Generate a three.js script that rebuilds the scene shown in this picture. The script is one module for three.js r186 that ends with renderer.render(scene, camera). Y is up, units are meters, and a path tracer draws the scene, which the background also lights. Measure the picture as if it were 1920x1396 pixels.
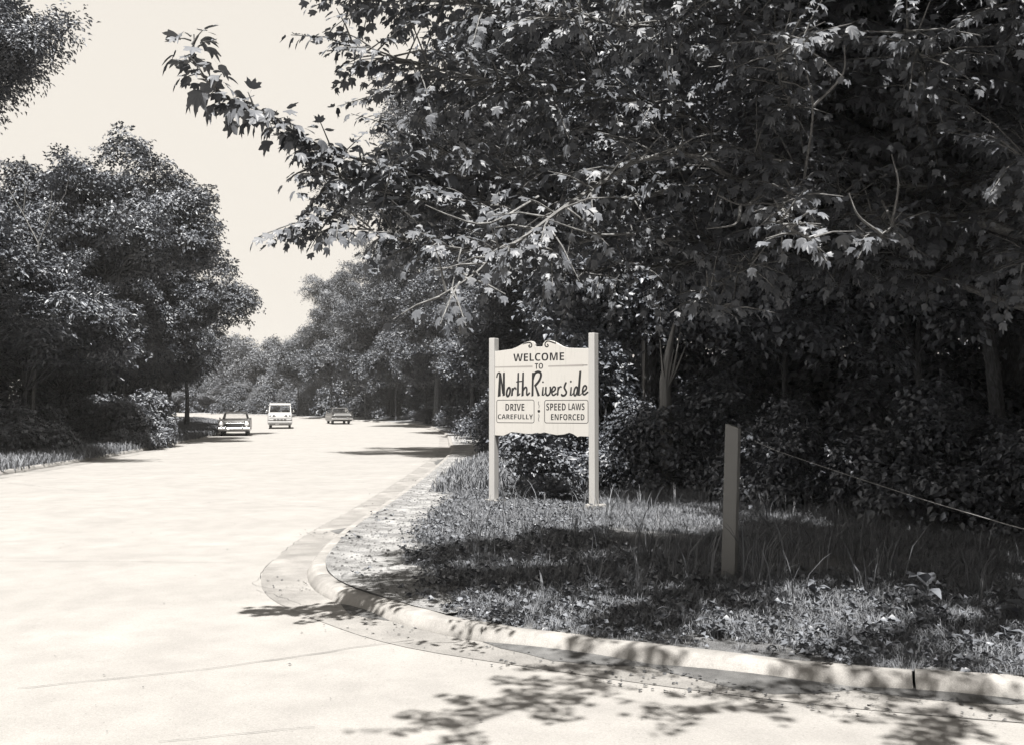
import * as THREE from 'three';
import { mergeGeometries } from 'three/addons/utils/BufferGeometryUtils.js';
import { RoundedBoxGeometry } from 'three/addons/geometries/RoundedBoxGeometry.js';
import { ImprovedNoise } from 'three/addons/math/ImprovedNoise.js';

// ---------------------------------------------------------------- camera, sky, sun, exposure
const scene = new THREE.Scene();
const camera = new THREE.PerspectiveCamera(39.06, 1024 / 744, 0.05, 3000);
camera.position.set(0, 1.7, 0);
camera.lookAt(0, 1.7 + Math.tan(1.95 * Math.PI / 180) * 10, -10);
const renderer = new THREE.WebGLRenderer({ antialias: true });
renderer.toneMapping = THREE.LinearToneMapping;
renderer.toneMappingExposure = 2.5;
renderer.shadowMap.enabled = true;
{
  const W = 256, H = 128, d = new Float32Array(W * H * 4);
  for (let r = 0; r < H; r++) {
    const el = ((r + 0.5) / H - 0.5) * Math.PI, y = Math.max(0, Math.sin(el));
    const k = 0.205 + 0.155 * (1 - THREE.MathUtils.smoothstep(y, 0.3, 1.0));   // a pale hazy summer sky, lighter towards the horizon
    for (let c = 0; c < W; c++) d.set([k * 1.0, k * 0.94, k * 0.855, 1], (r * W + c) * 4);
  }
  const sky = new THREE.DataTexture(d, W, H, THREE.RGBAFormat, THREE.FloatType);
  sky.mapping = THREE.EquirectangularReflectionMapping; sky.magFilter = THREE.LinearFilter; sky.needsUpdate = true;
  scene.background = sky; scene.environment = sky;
}
const sunDir = new THREE.Vector3(-0.02, 0.914, 0.40).normalize();
const sun = new THREE.DirectionalLight(new THREE.Color(1, 0.965, 0.915), 5);
sun.position.copy(sunDir).multiplyScalar(120).add(new THREE.Vector3(-5, 0, -40));
sun.target.position.set(-5, 0, -40);
sun.castShadow = true; sun.shadow.radius = 1.2; sun.shadow.mapSize.set(4096, 4096);
Object.assign(sun.shadow.camera, { left: -90, right: 90, top: 120, bottom: -120, near: 1, far: 400 });
scene.add(sun, sun.target);
scene.fog = new THREE.FogExp2(new THREE.Color(0.95, 0.94, 0.92), 0.0003);   // summer haze: the far trees pale

// ---------------------------------------------------------------- helpers
const V = (x, y, z) => new THREE.Vector3(x, y, z);
function RNG(seed) { let a = seed * 2654435761 >>> 0; return () => { a = (a + 0x6D2B79F5) | 0; let t = Math.imul(a ^ (a >>> 15), 1 | a); t = (t + Math.imul(t ^ (t >>> 7), 61 | t)) ^ t; return ((t ^ (t >>> 14)) >>> 0) / 4294967296; }; }
const noise = new ImprovedNoise();
const fbm = (x, y, z = 0, o = 4) => { let s = 0, a = 1, n = 0; for (let i = 0; i < o; i++) { s += a * noise.noise(x, y, z + i * 7.3); n += a; a *= 0.5; x *= 2.03; y *= 2.03; } return s / n; };
const lerp = THREE.MathUtils.lerp, sstep = THREE.MathUtils.smoothstep;
const taken = {};
function numbered(name) { const n = taken[name] = (taken[name] ?? -1) + 1; return n ? name + '_' + String(n).padStart(3, '0') : name; }
function mesh(name, geo, m, parent) { const o = new THREE.Mesh(geo, m); o.name = parent ? name : numbered(name); o.castShadow = o.receiveShadow = true; (parent || scene).add(o); return o; }
function thing(name, label, category, pos = [0, 0, 0], turn = 0, group) {
  const o = new THREE.Group(); o.name = numbered(name); o.position.set(...pos); o.rotation.y = turn;
  o.userData = { label, category }; if (group) o.userData.group = group; scene.add(o); return o;
}
function tag(o, label, category, group) { o.userData.label = label; o.userData.category = category; if (group) o.userData.group = group; return o; }
function structure(o, label) { o.userData.kind = 'structure'; if (label) o.userData.label = label; return o; }
function stuff(o, label, category) { o.userData.kind = 'stuff'; if (label) o.userData.label = label; if (category) o.userData.category = category; return o; }
const grey = (v, cool = 0) => new THREE.Color().setRGB(v * (1 - cool * 0.5), v, v * (1 + cool));
const box = (w, h, d, x = 0, y = 0, z = 0) => new THREE.BoxGeometry(w, h, d).translate(x, y, z);
const rbox = (w, h, d, r, x = 0, y = 0, z = 0) => new RoundedBoxGeometry(w, h, d, 2, r).translate(x, y, z);
const cyl = (r0, r1, h, n, x = 0, y = 0, z = 0) => new THREE.CylinderGeometry(r0, r1, h, n).translate(x, y, z);
function merge(list) { return mergeGeometries(list.map((g) => { const q = g.index ? g.toNonIndexed() : g; for (const k of Object.keys(q.attributes)) if (!['position', 'normal', 'uv'].includes(k)) q.deleteAttribute(k); if (!q.attributes.uv) q.setAttribute('uv', new THREE.BufferAttribute(new Float32Array(q.attributes.position.count * 2), 2)); return q; })); }
// a tube that tapers along its points, uv in metres
function taper(pts, radii, sides = 7, cap = true) {
  const n = pts.length, pos = [], uv = [], idx = [];
  let up = Math.abs(pts[n - 1].clone().sub(pts[0]).normalize().y) > 0.8 ? V(1, 0, 0) : V(0, 1, 0), len = 0;
  for (let i = 0; i < n; i++) {
    const t = pts[Math.min(i + 1, n - 1)].clone().sub(pts[Math.max(i - 1, 0)]).normalize();
    const a = V().crossVectors(up, t).normalize(), b = V().crossVectors(t, a);
    if (i) len += pts[i].distanceTo(pts[i - 1]);
    for (let s = 0; s <= sides; s++) {
      const q = s / sides * Math.PI * 2, c = Math.cos(q), d = Math.sin(q), r = radii[i];
      pos.push(pts[i].x + (a.x * c + b.x * d) * r, pts[i].y + (a.y * c + b.y * d) * r, pts[i].z + (a.z * c + b.z * d) * r);
      uv.push(s / sides * 6.28 * radii[0], len);
    }
    if (i) for (let s = 0; s < sides; s++) { const k = (i - 1) * (sides + 1) + s, j = k + sides + 1; idx.push(k, k + 1, j, k + 1, j + 1, j); }
  }
  if (cap) { const c0 = pos.length / 3; pos.push(pts[n - 1].x, pts[n - 1].y, pts[n - 1].z); uv.push(0, len); const k = (n - 1) * (sides + 1); for (let s = 0; s < sides; s++) idx.push(k + s, k + s + 1, c0); }
  const g = new THREE.BufferGeometry(); g.setAttribute('position', new THREE.Float32BufferAttribute(pos, 3)); g.setAttribute('uv', new THREE.Float32BufferAttribute(uv, 2)); g.setIndex(idx); g.computeVertexNormals(); return g;
}
function noiseTexture(size, f, srgb = true) {      // f(u, v, x, y) -> 0..1 or [r,g,b]
  const d = new Uint8Array(size * size * 4);
  for (let y = 0; y < size; y++) for (let x = 0; x < size; x++) { const c = f(x / size, y / size, x, y), a = Array.isArray(c) ? c : [c, c, c]; d.set([a[0] * 255, a[1] * 255, a[2] * 255, 255].map((q) => Math.max(0, Math.min(255, q))), (y * size + x) * 4); }
  const t = new THREE.DataTexture(d, size, size); t.wrapS = t.wrapT = THREE.RepeatWrapping; t.magFilter = THREE.LinearFilter; t.minFilter = THREE.LinearMipmapLinearFilter; t.generateMipmaps = true;
  if (srgb) t.colorSpace = THREE.SRGBColorSpace; t.needsUpdate = true; return t;
}
const lattice = new Float32Array(4096).map(RNG(77));
const tileNoise = (u, v, f, s = 0, o = 4) => {          // value noise that repeats over the tile, -0.5 .. 0.5
  let q = 0, w = 0, k = 1, n = Math.round(f);
  for (let i = 0; i < o; i++) {
    const x = ((u % 1 + 1) % 1) * n, y = ((v % 1 + 1) % 1) * n, xi = Math.floor(x), yi = Math.floor(y), fx = x - xi, fy = y - yi, a = fx * fx * (3 - 2 * fx), b = fy * fy * (3 - 2 * fy);
    const h = (p, t) => lattice[(((p % n) * 71 + (t % n) * 131 + (s + i) * 937) * 17) & 4095];
    q += k * (lerp(lerp(h(xi, yi), h(xi + 1, yi), a), lerp(h(xi, yi + 1), h(xi + 1, yi + 1), a), b) - 0.5); w += k; k *= 0.55; n *= 2;
  }
  return q / w;
};

// ---------------------------------------------------------------- materials
const rt = RNG(5);
const grain = new Float32Array(1024 * 1024).map(() => rt());
const concreteMap = noiseTexture(1024, (u, v, x, y) => { const n = tileNoise(u, v, 5, 1), m = tileNoise(u, v, 24, 4, 3), g = grain[y * 1024 + x]; let k = 0.88 + n * 0.08 + m * 0.10 + (g - 0.5) * 0.10; if (g > 0.9985) k -= 0.3; return [k, k * 0.985, k * 0.965]; });
const kerbMap = noiseTexture(512, (u, v, x, y) => { const n = tileNoise(u, v, 4, 11), m = tileNoise(u, v, 18, 13, 3); const k = 0.84 + n * 0.34 + m * 0.16 + (grain[y * 1024 + x + 211] - 0.5) * 0.14; return [k, k * 0.985, k * 0.965]; });
const concreteBump = noiseTexture(512, (u, v, x, y) => 0.5 + tileNoise(u, v, 40, 2, 3) * 0.4 + (grain[y * 1024 + x] - 0.5) * 0.35, false);
const soilMap = noiseTexture(512, (u, v, x, y) => { const n = tileNoise(u, v, 7, 3), g = grain[y * 1024 + x + 300]; const k = 0.72 + n * 0.5 + (g - 0.5) * 0.35; return [k, k, k]; });
const barkMap = noiseTexture(256, (u, v, x, y) => { const n = tileNoise(u, v, 14, 6, 4); const k = 0.66 + n * 0.7 + (grain[y * 1024 + x + 77] - 0.5) * 0.2; return k; });
const woodMap = noiseTexture(256, (u, v, x, y) => { const k = 0.84 + Math.sin(u * 62.83 + tileNoise(u, v, 3, 9) * 9) * 0.07 + (grain[y * 1024 + x + 500] - 0.5) * 0.1; return k; });
const rep = (t, x, y) => { const c = t.clone(); c.repeat.set(x, y); c.needsUpdate = true; return c; };
const std = (o) => new THREE.MeshStandardMaterial({ roughness: 0.85, ...o });
const M = {
  road: std({ color: grey(0.325), map: rep(concreteMap, 1 / 6, 1 / 6), bumpMap: rep(concreteBump, 1 / 0.9, 1 / 0.9), bumpScale: 0.006, roughness: 0.9 }),
  kerb: std({ color: grey(0.345), map: rep(kerbMap, 1 / 1.9, 1 / 1.9), bumpMap: rep(concreteBump, 1 / 0.7, 1 / 0.7), bumpScale: 0.006, roughness: 0.9 }),
  gutter: std({ color: grey(0.315), map: rep(kerbMap, 1 / 3.1, 1 / 3.1), bumpMap: rep(concreteBump, 1 / 0.7, 1 / 0.7), bumpScale: 0.008, roughness: 0.9 }),
  dirt: std({ color: grey(0.54), map: rep(soilMap, 1 / 1.7, 1 / 1.7), bumpMap: rep(soilMap, 1 / 0.8, 1 / 0.8), bumpScale: 0.02, roughness: 1 }),
  soil: std({ color: grey(0.46, 0.03), map: rep(soilMap, 1 / 2.1, 1 / 2.1), bumpMap: rep(soilMap, 1 / 1.1, 1 / 1.1), bumpScale: 0.05, roughness: 1 }),
  wash: std({ color: grey(0.17), map: rep(soilMap, 1 / 0.9, 1 / 0.9), roughness: 1 }),
  tar: std({ color: grey(0.06), roughness: 0.9 }),
  bark: std({ color: grey(0.15, 0.1), map: rep(barkMap, 2, 1.2), bumpMap: rep(barkMap, 2, 1.2), bumpScale: 0.03, roughness: 0.95 }),
  twig: std({ color: grey(0.27), map: rep(barkMap, 6, 3), roughness: 0.8 }),
  paleWood: std({ color: grey(0.22), map: rep(woodMap, 3, 1), bumpMap: rep(woodMap, 3, 1), bumpScale: 0.01 }),
  postWood: std({ color: grey(0.42), map: rep(woodMap, 5, 0.7), bumpMap: rep(woodMap, 5, 0.7), bumpScale: 0.006 }),
  paint: std({ color: new THREE.Color().setRGB(0.53, 0.525, 0.515), map: rep(woodMap, 3, 0.5), roughness: 0.55 }),
  leafNear: new THREE.MeshPhysicalMaterial({ color: grey(0.078, 0.14), roughness: 0.6, clearcoat: 0.22, clearcoatRoughness: 0.4, side: THREE.DoubleSide }),
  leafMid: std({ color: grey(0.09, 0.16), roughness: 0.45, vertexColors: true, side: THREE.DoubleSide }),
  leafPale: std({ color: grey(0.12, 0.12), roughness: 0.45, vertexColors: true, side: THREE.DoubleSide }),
  leafDark: std({ color: grey(0.06, 0.05), roughness: 0.5, vertexColors: true, side: THREE.DoubleSide }),
  grass: std({ color: grey(0.12, 0.1), roughness: 0.6, vertexColors: true, side: THREE.DoubleSide }),
  wire: std({ color: grey(0.25), roughness: 0.5, metalness: 0.4 }),
  chrome: std({ color: grey(0.6), roughness: 0.22, metalness: 1 }),
  rubber: std({ color: grey(0.02), roughness: 0.9 }),
  dark: std({ color: grey(0.025), roughness: 0.7 }),
  lens: std({ color: grey(0.8), roughness: 0.15 }),
  plate: std({ color: grey(0.6), roughness: 0.5 }),
  glass: new THREE.MeshPhysicalMaterial({ color: 0xffffff, roughness: 0.02, transmission: 1, thickness: 0, ior: 1.6 }),
  seat: std({ color: grey(0.12) }),
};
const paintOf = (v, cool = 0) => new THREE.MeshPhysicalMaterial({ color: grey(v, cool), roughness: 0.5, clearcoat: 0.5, clearcoatRoughness: 0.12 });

// ---------------------------------------------------------------- the lie of the land
const rise = (z) => { const d = Math.min(-z, 190), t = (d - 75) / 8; return 0.012 * 8 * (t > 20 ? t : Math.log(1 + Math.exp(t))); };
const kerbRight = [[-75, -172], [-58, -160], [-42, -148], [-31, -136], [-23.7, -123], [-16.8, -110], [-11, -99], [-7.1, -87], [-4.9, -72], [-3.8, -61], [-2.9, -48], [-2.44, -41.8], [-2.25, -34], [-2.2, -26.8], [-2.2, -20], [-2.25, -16.7], [-2.3, -14.4], [-2.24, -12.2], [-2.12, -10.9], [-1.78, -9.7], [-1.2, -8.75], [-0.52, -7.92], [0.44, -7.28], [1.17, -6.86], [1.9, -6.5], [2.97, -6.14], [5, -5.7], [10, -5.1], [30, -4], [70, -3]];
const kerbLeft = [[-9.5, 30], [-10.6, 5], [-11.8, -10], [-13, -26.8], [-14.7, -41.8], [-18.7, -66], [-24.5, -90], [-32, -110], [-44, -130], [-62, -148], [-80, -158]];
function sample(list, step) { const c = new THREE.CatmullRomCurve3(list.map(([x, z]) => V(x, 0, z)), false, 'centripetal'); const L = c.getLength(); c.arcLengthDivisions = 1500; c.updateArcLengths(); const n = Math.round(L / step); const out = []; for (let i = 0; i <= n; i++) out.push(c.getPointAt(i / n)); return out; }
const cR = sample(kerbRight, 0.25), cL = sample(kerbLeft, 0.8);
function leftOf(pts, i) { const t = pts[Math.min(i + 1, pts.length - 1)].clone().sub(pts[Math.max(i - 1, 0)]).normalize(); return V(t.z, 0, -t.x); }   // unit normal to the left of travel
// offsets: positive goes onto the verge
const nR = cR.map((p, i) => leftOf(cR, i)), nL = cL.map((p, i) => leftOf(cL, i));
const distTo = (pts, x, z) => { let m = 1e9; for (const p of pts) { const d = (p.x - x) ** 2 + (p.z - z) ** 2; if (d < m) m = d; } return Math.sqrt(m); };
function inRightVerge(x, z) { let m = 1e9, k = 0; for (let i = 0; i < cR.length; i++) { const d = (cR[i].x - x) ** 2 + (cR[i].z - z) ** 2; if (d < m) { m = d; k = i; } } return ((x - cR[k].x) * nR[k].x + (z - cR[k].z) * nR[k].z) * 1 > 0 ? Math.sqrt(m) : -Math.sqrt(m); }
function inLeftVerge(x, z) { let m = 1e9, k = 0; for (let i = 0; i < cL.length; i++) { const d = (cL[i].x - x) ** 2 + (cL[i].z - z) ** 2; if (d < m) { m = d; k = i; } } return ((x - cL[k].x) * nL[k].x + (z - cL[k].z) * nL[k].z) > 0 ? Math.sqrt(m) : -Math.sqrt(m); }
const KH = 0.105, KW = 0.2;
const land = (x, z, d) => rise(z) + KH - 0.012 + sstep(d, 0.5, 3) * (0.05 + 0.10 * fbm(x * 0.35, z * 0.35, 2, 3)) + sstep(d, 4, 14) * 0.25;
console.log('check verge', inRightVerge(2, -10).toFixed(2), inLeftVerge(-20, -30).toFixed(2));

function sheet(rows, uvScale = 1) {   // rows of points -> grid mesh, uv = world metres
  const n = rows[0].length, pos = [], uv = [], idx = [];
  rows.forEach((r, i) => r.forEach((p, j) => { pos.push(p.x, p.y, p.z); uv.push(p.x * uvScale, p.z * uvScale); if (i && j) { const a = (i - 1) * n + j - 1, b = a + 1, c = i * n + j - 1, d = c + 1; idx.push(a, c, b, b, c, d); } }));
  const g = new THREE.BufferGeometry(); g.setAttribute('position', new THREE.Float32BufferAttribute(pos, 3)); g.setAttribute('uv', new THREE.Float32BufferAttribute(uv, 2)); g.setIndex(idx); g.computeVertexNormals();
  if (g.attributes.normal.getY(Math.floor(pos.length / 6)) < 0) { const a = g.index.array; for (let k = 0; k < a.length; k += 3) { const t = a[k]; a[k] = a[k + 1]; a[k + 1] = t; } g.computeVertexNormals(); }
  return g;
}
{ // the ground to the horizon, below everything laid on it
  const rows = []; for (let i = 0; i <= 120; i++) { const z = 300 - i * 10, r = []; for (let j = 0; j <= 100; j++) { const x = -600 + j * 12; r.push(V(x, rise(z) - 0.3, z)); } rows.push(r); }
  structure(mesh('ground', sheet(rows), M.soil), 'dark earth under the woods and road');
}
const road = structure(mesh('road', (() => { const rows = []; for (let z = 40; z >= -186; z -= 2) { const r = []; for (let x = -90; x <= 80; x += 10) r.push(V(x, rise(z), z)); rows.push(r); } return sheet(rows); })(), M.road), 'pale sunlit concrete roadway bending away between the trees');
// verges
const fr = [0, 0.002, 0.006, 0.012, 0.02, 0.03, 0.045, 0.065, 0.09, 0.12, 0.16, 0.21, 0.28, 0.37, 0.5, 0.7, 1];
structure(mesh('verge', sheet(cR.map((p, i) => {
  const a = p.clone().addScaledVector(nR[i], KW - 0.02);
  const far = a.z < -10.5, outer = far ? V(2 + (-a.z - 10.5) + 0.6, 0, a.z) : V(Math.max(a.x, 2.4), 0, -10.5 - Math.max(0, a.x - 2.4) - 0.6);
  return fr.map((f) => { const q = a.clone().lerp(outer, Math.min(1, f)); q.y = land(q.x, q.z, f * a.distanceTo(outer)); return q; });
})), M.soil), 'dark earth and litter of the roadside under the sign');
structure(mesh('verge', sheet(cL.map((p, i) => { const a = p.clone().addScaledVector(nL[i], KW - 0.02), o = V(a.x - 90, 0, a.z); return fr.map((f) => { const q = a.clone().lerp(o, f); q.y = land(q.x, q.z, f * 90); return q; }); })), M.soil), 'earth bank along the opposite roadside');

// kerbs: separate poured lengths with open joints
function kerb(name, label, pts, nrm, perLength, rng) {
  const t = thing(name, label, 'kerb');
  const prof = [[-0.002, -0.05], [0, 0.0], [0.02, 0.035], [0.045, 0.078], [0.07, 0.097], [0.1, KH], [KW - 0.02, KH + 0.003], [KW, KH - 0.015], [KW, -0.05]];
  const solid = (i0, i1) => {
    const n = i1 - i0, pos = [], uv = [], idx = [], dy = (rng() - 0.5) * 0.008;
    const ring = (c, nn) => { let s = 0; prof.forEach(([o, h], k) => { if (k) s += Math.hypot(o - prof[k - 1][0], h - prof[k - 1][1]); const w = (h > 0.02 ? 1 : 0) * 0.02 * fbm(c.x * 2.6 + k, c.z * 2.6, k * 3.3, 3); pos.push(c.x + nn.x * (o + w), rise(c.z) + h + dy + w * 0.8, c.z + nn.z * (o + w)); uv.push(s, c.x + c.z); }); };
    for (let k = 0; k <= n; k++) { const c = pts[i0 + k].clone(); if (k === 0) c.lerp(pts[i0 + 1], 0.04); if (k === n) c.lerp(pts[i1 - 1], 0.04); ring(c, nrm[i0 + k]); }
    const m = prof.length;
    for (let k = 0; k < n; k++) for (let j = 0; j < m - 1; j++) { const a = k * m + j; idx.push(a, a + m, a + 1, a + 1, a + m, a + m + 1); }
    for (let j = 1; j < m - 1; j++) { idx.push(0, j, j + 1); const e = n * m; idx.push(e, e + j + 1, e + j); }
    const g = new THREE.BufferGeometry(); g.setAttribute('position', new THREE.Float32BufferAttribute(pos, 3)); g.setAttribute('uv', new THREE.Float32BufferAttribute(uv, 2)); g.setIndex(idx);
    const q = g.toNonIndexed(); q.computeVertexNormals(); return g.computeVertexNormals(), g;
  };
  for (let i = 0; i < pts.length - 1; i += perLength) mesh('kerb_length', solid(i, Math.min(i + perLength, pts.length - 1)), M.kerb, t);
  return t;
}
kerb('kerb', 'rounded concrete kerb curving round the corner below the welcome sign', cR, nR, 12, RNG(3));
kerb('kerb', 'low concrete kerb along the far wooded roadside beyond the cars', cL, nL, 7, RNG(4));

// gutter pan and the tarred joints
function ribbon(pts, nrm, o0, o1, y, i0 = 0, i1 = pts.length - 1, wob = 0, seed = 1) {
  const rows = []; for (let i = i0; i <= i1; i++) { const w = wob * noise.noise(i * 0.9, seed * 3.1, 0.5), ww = wob ? 0.55 + 0.9 * Math.abs(noise.noise(i * 1.7, 5 + seed, 0.2)) : 1; rows.push([o0, o1].map((o, k) => { const m = (o0 + o1) / 2, q = m + (o - m) * ww + w; const p = pts[i].clone().addScaledVector(nrm[i], q); p.y = rise(p.z) + y; return p; })); }
  return sheet(rows);
}
structure(mesh('gutter', ribbon(cR, nR, -0.45, 0.01, 0.004), M.gutter), 'concrete gutter pan along the kerb below the sign');
structure(mesh('gutter', ribbon(cL, nL, -0.5, 0.01, 0.004), M.gutter), 'gutter along the far kerb');
const iAt = (pts, z, x) => { let b = 0, m = 1e9; pts.forEach((p, i) => { const d = (p.z - z) ** 2 + (x === undefined ? 0 : (p.x - x) ** 2); if (d < m) { m = d; b = i; } }); return b; };
function crack(list, w, seed, wob = 0.03) {
  const c = new THREE.CatmullRomCurve3(list.map(([x, z]) => V(x, 0, z))), L = c.getLength(), n = Math.round(L / 0.08), pts = [];
  for (let i = 0; i <= n; i++) { const p = c.getPointAt(i / n); p.x += wob * noise.noise(i * 0.35, seed, 1); p.z += wob * noise.noise(i * 0.31, seed, 9); pts.push(p); }
  const rows = pts.map((p, i) => { const nn = leftOf(pts, i), ww = w * (0.35 + 1.1 * Math.abs(noise.noise(i * 0.23, seed, 4))); return [-1, 1].map((s) => { const q = p.clone().addScaledVector(nn, s * ww / 2); q.y = rise(q.z) + 0.008; return q; }); });
  mesh('joint_seam', sheet(rows), M.tar, road);
}
{ // the joint between gutter and slab, broken here and there
  const at = (i) => { const p = cR[i].clone().addScaledVector(nR[i], -0.46); return [p.x, p.z]; }, r = RNG(15);
  for (let i = iAt(cR, -44), e = iAt(cR, -10.6), k = 20; i < e;) { const n = Math.min(e - i, 8 + Math.floor(r() * 18)); if (n > 2) crack(Array.from({ length: n + 1 }, (_, q) => at(i + q)), 0.009, k++, 0.03); i += n + (r() < 0.5 ? 2 : 0); }
  for (let i = iAt(cR, -6.3, 2.4), e = i + 52, k = 60; i < e; i += 16) crack([at(i), at(i + 4), at(i + 8), at(i + 12)], 0.009, k++, 0.05);
}
crack([[-13, -11.9], [-8, -11.75], [-4.5, -11.7], [-3.05, -11.6]], 0.014, 1);
crack([[-3.0, -6.42], [-1.9, -6.95], [-1.05, -7.55], [-0.72, -7.75]], 0.012, 2);
crack([[-1.8, -5.4], [-1.35, -5.55], [-1.05, -5.65]], 0.008, 3);
crack([[-2.55, -10.6], [-2.45, -10.1], [-2.2, -9.9], [-2.0, -9.8]], 0.008, 4, 0.06);
crack([[-2.4, -9.9], [-2.05, -9.45], [-1.75, -9.1], [-1.4, -8.95]], 0.007, 6, 0.06);
crack([[-11.5, -24], [-8, -21], [-5, -19], [-2.9, -18]], 0.012, 7);
crack([[-13.5, -36], [-8, -34], [-3, -33]], 0.012, 8);

// pale worn earth between kerb and grass
{
  const i0 = iAt(cR, -62), i1 = iAt(cR, -8.1), rows = [];
  for (let i = i0; i <= i1; i++) {
    const z = cR[i].z, w = (z > -10 ? lerp(0.3, 1.0, sstep(-z, 8.0, 9.6)) : z > -14 ? 1.0 : z > -30 ? lerp(1.0, 1.2, (-z - 14) / 16) : lerp(1.3, 3.4, sstep(-z, 30, 48))) * (1 + 0.18 * noise.noise(i * 0.22, 3, 0)), r = [];
    for (let k = 0; k <= 6; k++) { const d = k / 6 * w, p = cR[i].clone().addScaledVector(nR[i], KW - 0.01 + d); p.y = land(p.x, p.z, d) + 0.022 - 0.03 * (k === 6); r.push(p); }
    rows.push(r);
  }
  structure(mesh('dirt_path', sheet(rows), M.dirt), 'pale trodden earth strip between the kerb and the grass');
}
console.log('land done');

// ---------------------------------------------------------------- foliage pieces
function leafQuad(out, p, dir, nor, L, W, tone, cup = 0.25) {
  const side = V().crossVectors(dir, nor).normalize(), a = p, t = p.clone().addScaledVector(dir, L).addScaledVector(nor, -L * 0.18), m = p.clone().addScaledVector(dir, L * 0.45);
  const l = m.clone().addScaledVector(side, W / 2).addScaledVector(nor, W * cup), r = m.clone().addScaledVector(side, -W / 2).addScaledVector(nor, W * cup);
  const k = out.pos.length / 3; for (const q of [a, r, t, l]) { out.pos.push(q.x, q.y, q.z); out.col.push(tone, tone, tone); }
  out.idx.push(k, k + 1, k + 2, k, k + 2, k + 3);
}
function finish(out) { const g = new THREE.BufferGeometry(); g.setAttribute('position', new THREE.Float32BufferAttribute(out.pos, 3)); g.setAttribute('color', new THREE.Float32BufferAttribute(out.col, 3)); g.setIndex(out.idx); g.computeVertexNormals(); return g; }
const rdir = (r) => { const z = r() * 2 - 1, a = r() * 6.2832, s = Math.sqrt(1 - z * z); return V(s * Math.cos(a), z, s * Math.sin(a)); };
// a spray: a handful of twigs in a flat fan, leaves along each
function makeSpray(seed, n, R, flat, L, W, droop = 0.15) {
  const r = RNG(seed), out = { pos: [], col: [], idx: [] }, twigs = 7;
  for (let i = 0; i < n; i++) {
    const k = i % twigs, a = k / twigs * 6.283 + (r() - 0.5) * 0.5, f = Math.pow(r(), 0.6) * R, d = V(Math.cos(a), (k % 3 - 1) * flat * 0.8 + (r() - 0.5) * flat * 0.5 - droop * f / R, Math.sin(a));
    const p = d.clone().multiplyScalar(f).add(rdir(r).multiplyScalar(R * 0.13));
    const nor = V((r() - 0.5) * 1.1, 1, (r() - 0.5) * 1.1).normalize(), dir = d.clone().normalize().add(rdir(r).multiplyScalar(0.8)); dir.y -= 0.25; dir.addScaledVector(nor, -dir.dot(nor)).normalize();
    const s = 0.7 + r() * 0.6; leafQuad(out, p, dir, nor, L * s, W * s, 0.75 + r() * 0.5);
  }
  return finish(out);
}
const sprays = { broad: makeSpray(11, 46, 0.55, 0.5, 0.15, 0.10), fine: makeSpray(12, 60, 0.55, 0.45, 0.11, 0.06), droopy: makeSpray(13, 46, 0.6, 0.25, 0.19, 0.075, 0.45), bushy: makeSpray(14, 44, 0.36, 0.7, 0.12, 0.085) };
const X0 = V(1, 0, 0), Y0 = V(0, 1, 0), Q = new THREE.Quaternion(), Q2 = new THREE.Quaternion();
function crownOf(name, parent, spray, m, lobes, density, size, r, up = 0.8) {
  const mats = [];
  for (const { c, R } of lobes) {
    const n = Math.max(4, Math.round(density * R * R * 1.25));
    for (let i = 0; i < n; i++) {
      const d = rdir(r); if (d.y < -0.3 && r() < 0.6) d.y *= -1;
      const f = (0.45 + 0.6 * Math.sqrt(r())) * (r() < 0.07 ? 1.3 : 1), p = V(d.x * R * f, d.y * R * f * 0.62, d.z * R * f).add(c);
      const nor = d.clone().multiplyScalar(0.65).add(V(0, up, 0)).add(rdir(r).multiplyScalar(0.35)).normalize();
      Q.setFromUnitVectors(Y0, nor); Q2.setFromAxisAngle(Y0, r() * 6.283); Q.multiply(Q2);
      const s = size * (0.75 + r() * 0.5); mats.push([new THREE.Matrix4().compose(p, Q, V(s, s * (0.8 + r() * 0.4), s)), 0.8 + r() * 0.4]);
    }
  }
  const o = new THREE.InstancedMesh(spray, m, mats.length), col = new THREE.Color();
  mats.forEach(([q, t], i) => { o.setMatrixAt(i, q); o.setColorAt(i, col.setRGB(t, t, t)); });
  o.name = name; o.castShadow = o.receiveShadow = true; o.userData.kind = 'stuff'; parent.add(o); return o;
}
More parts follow.
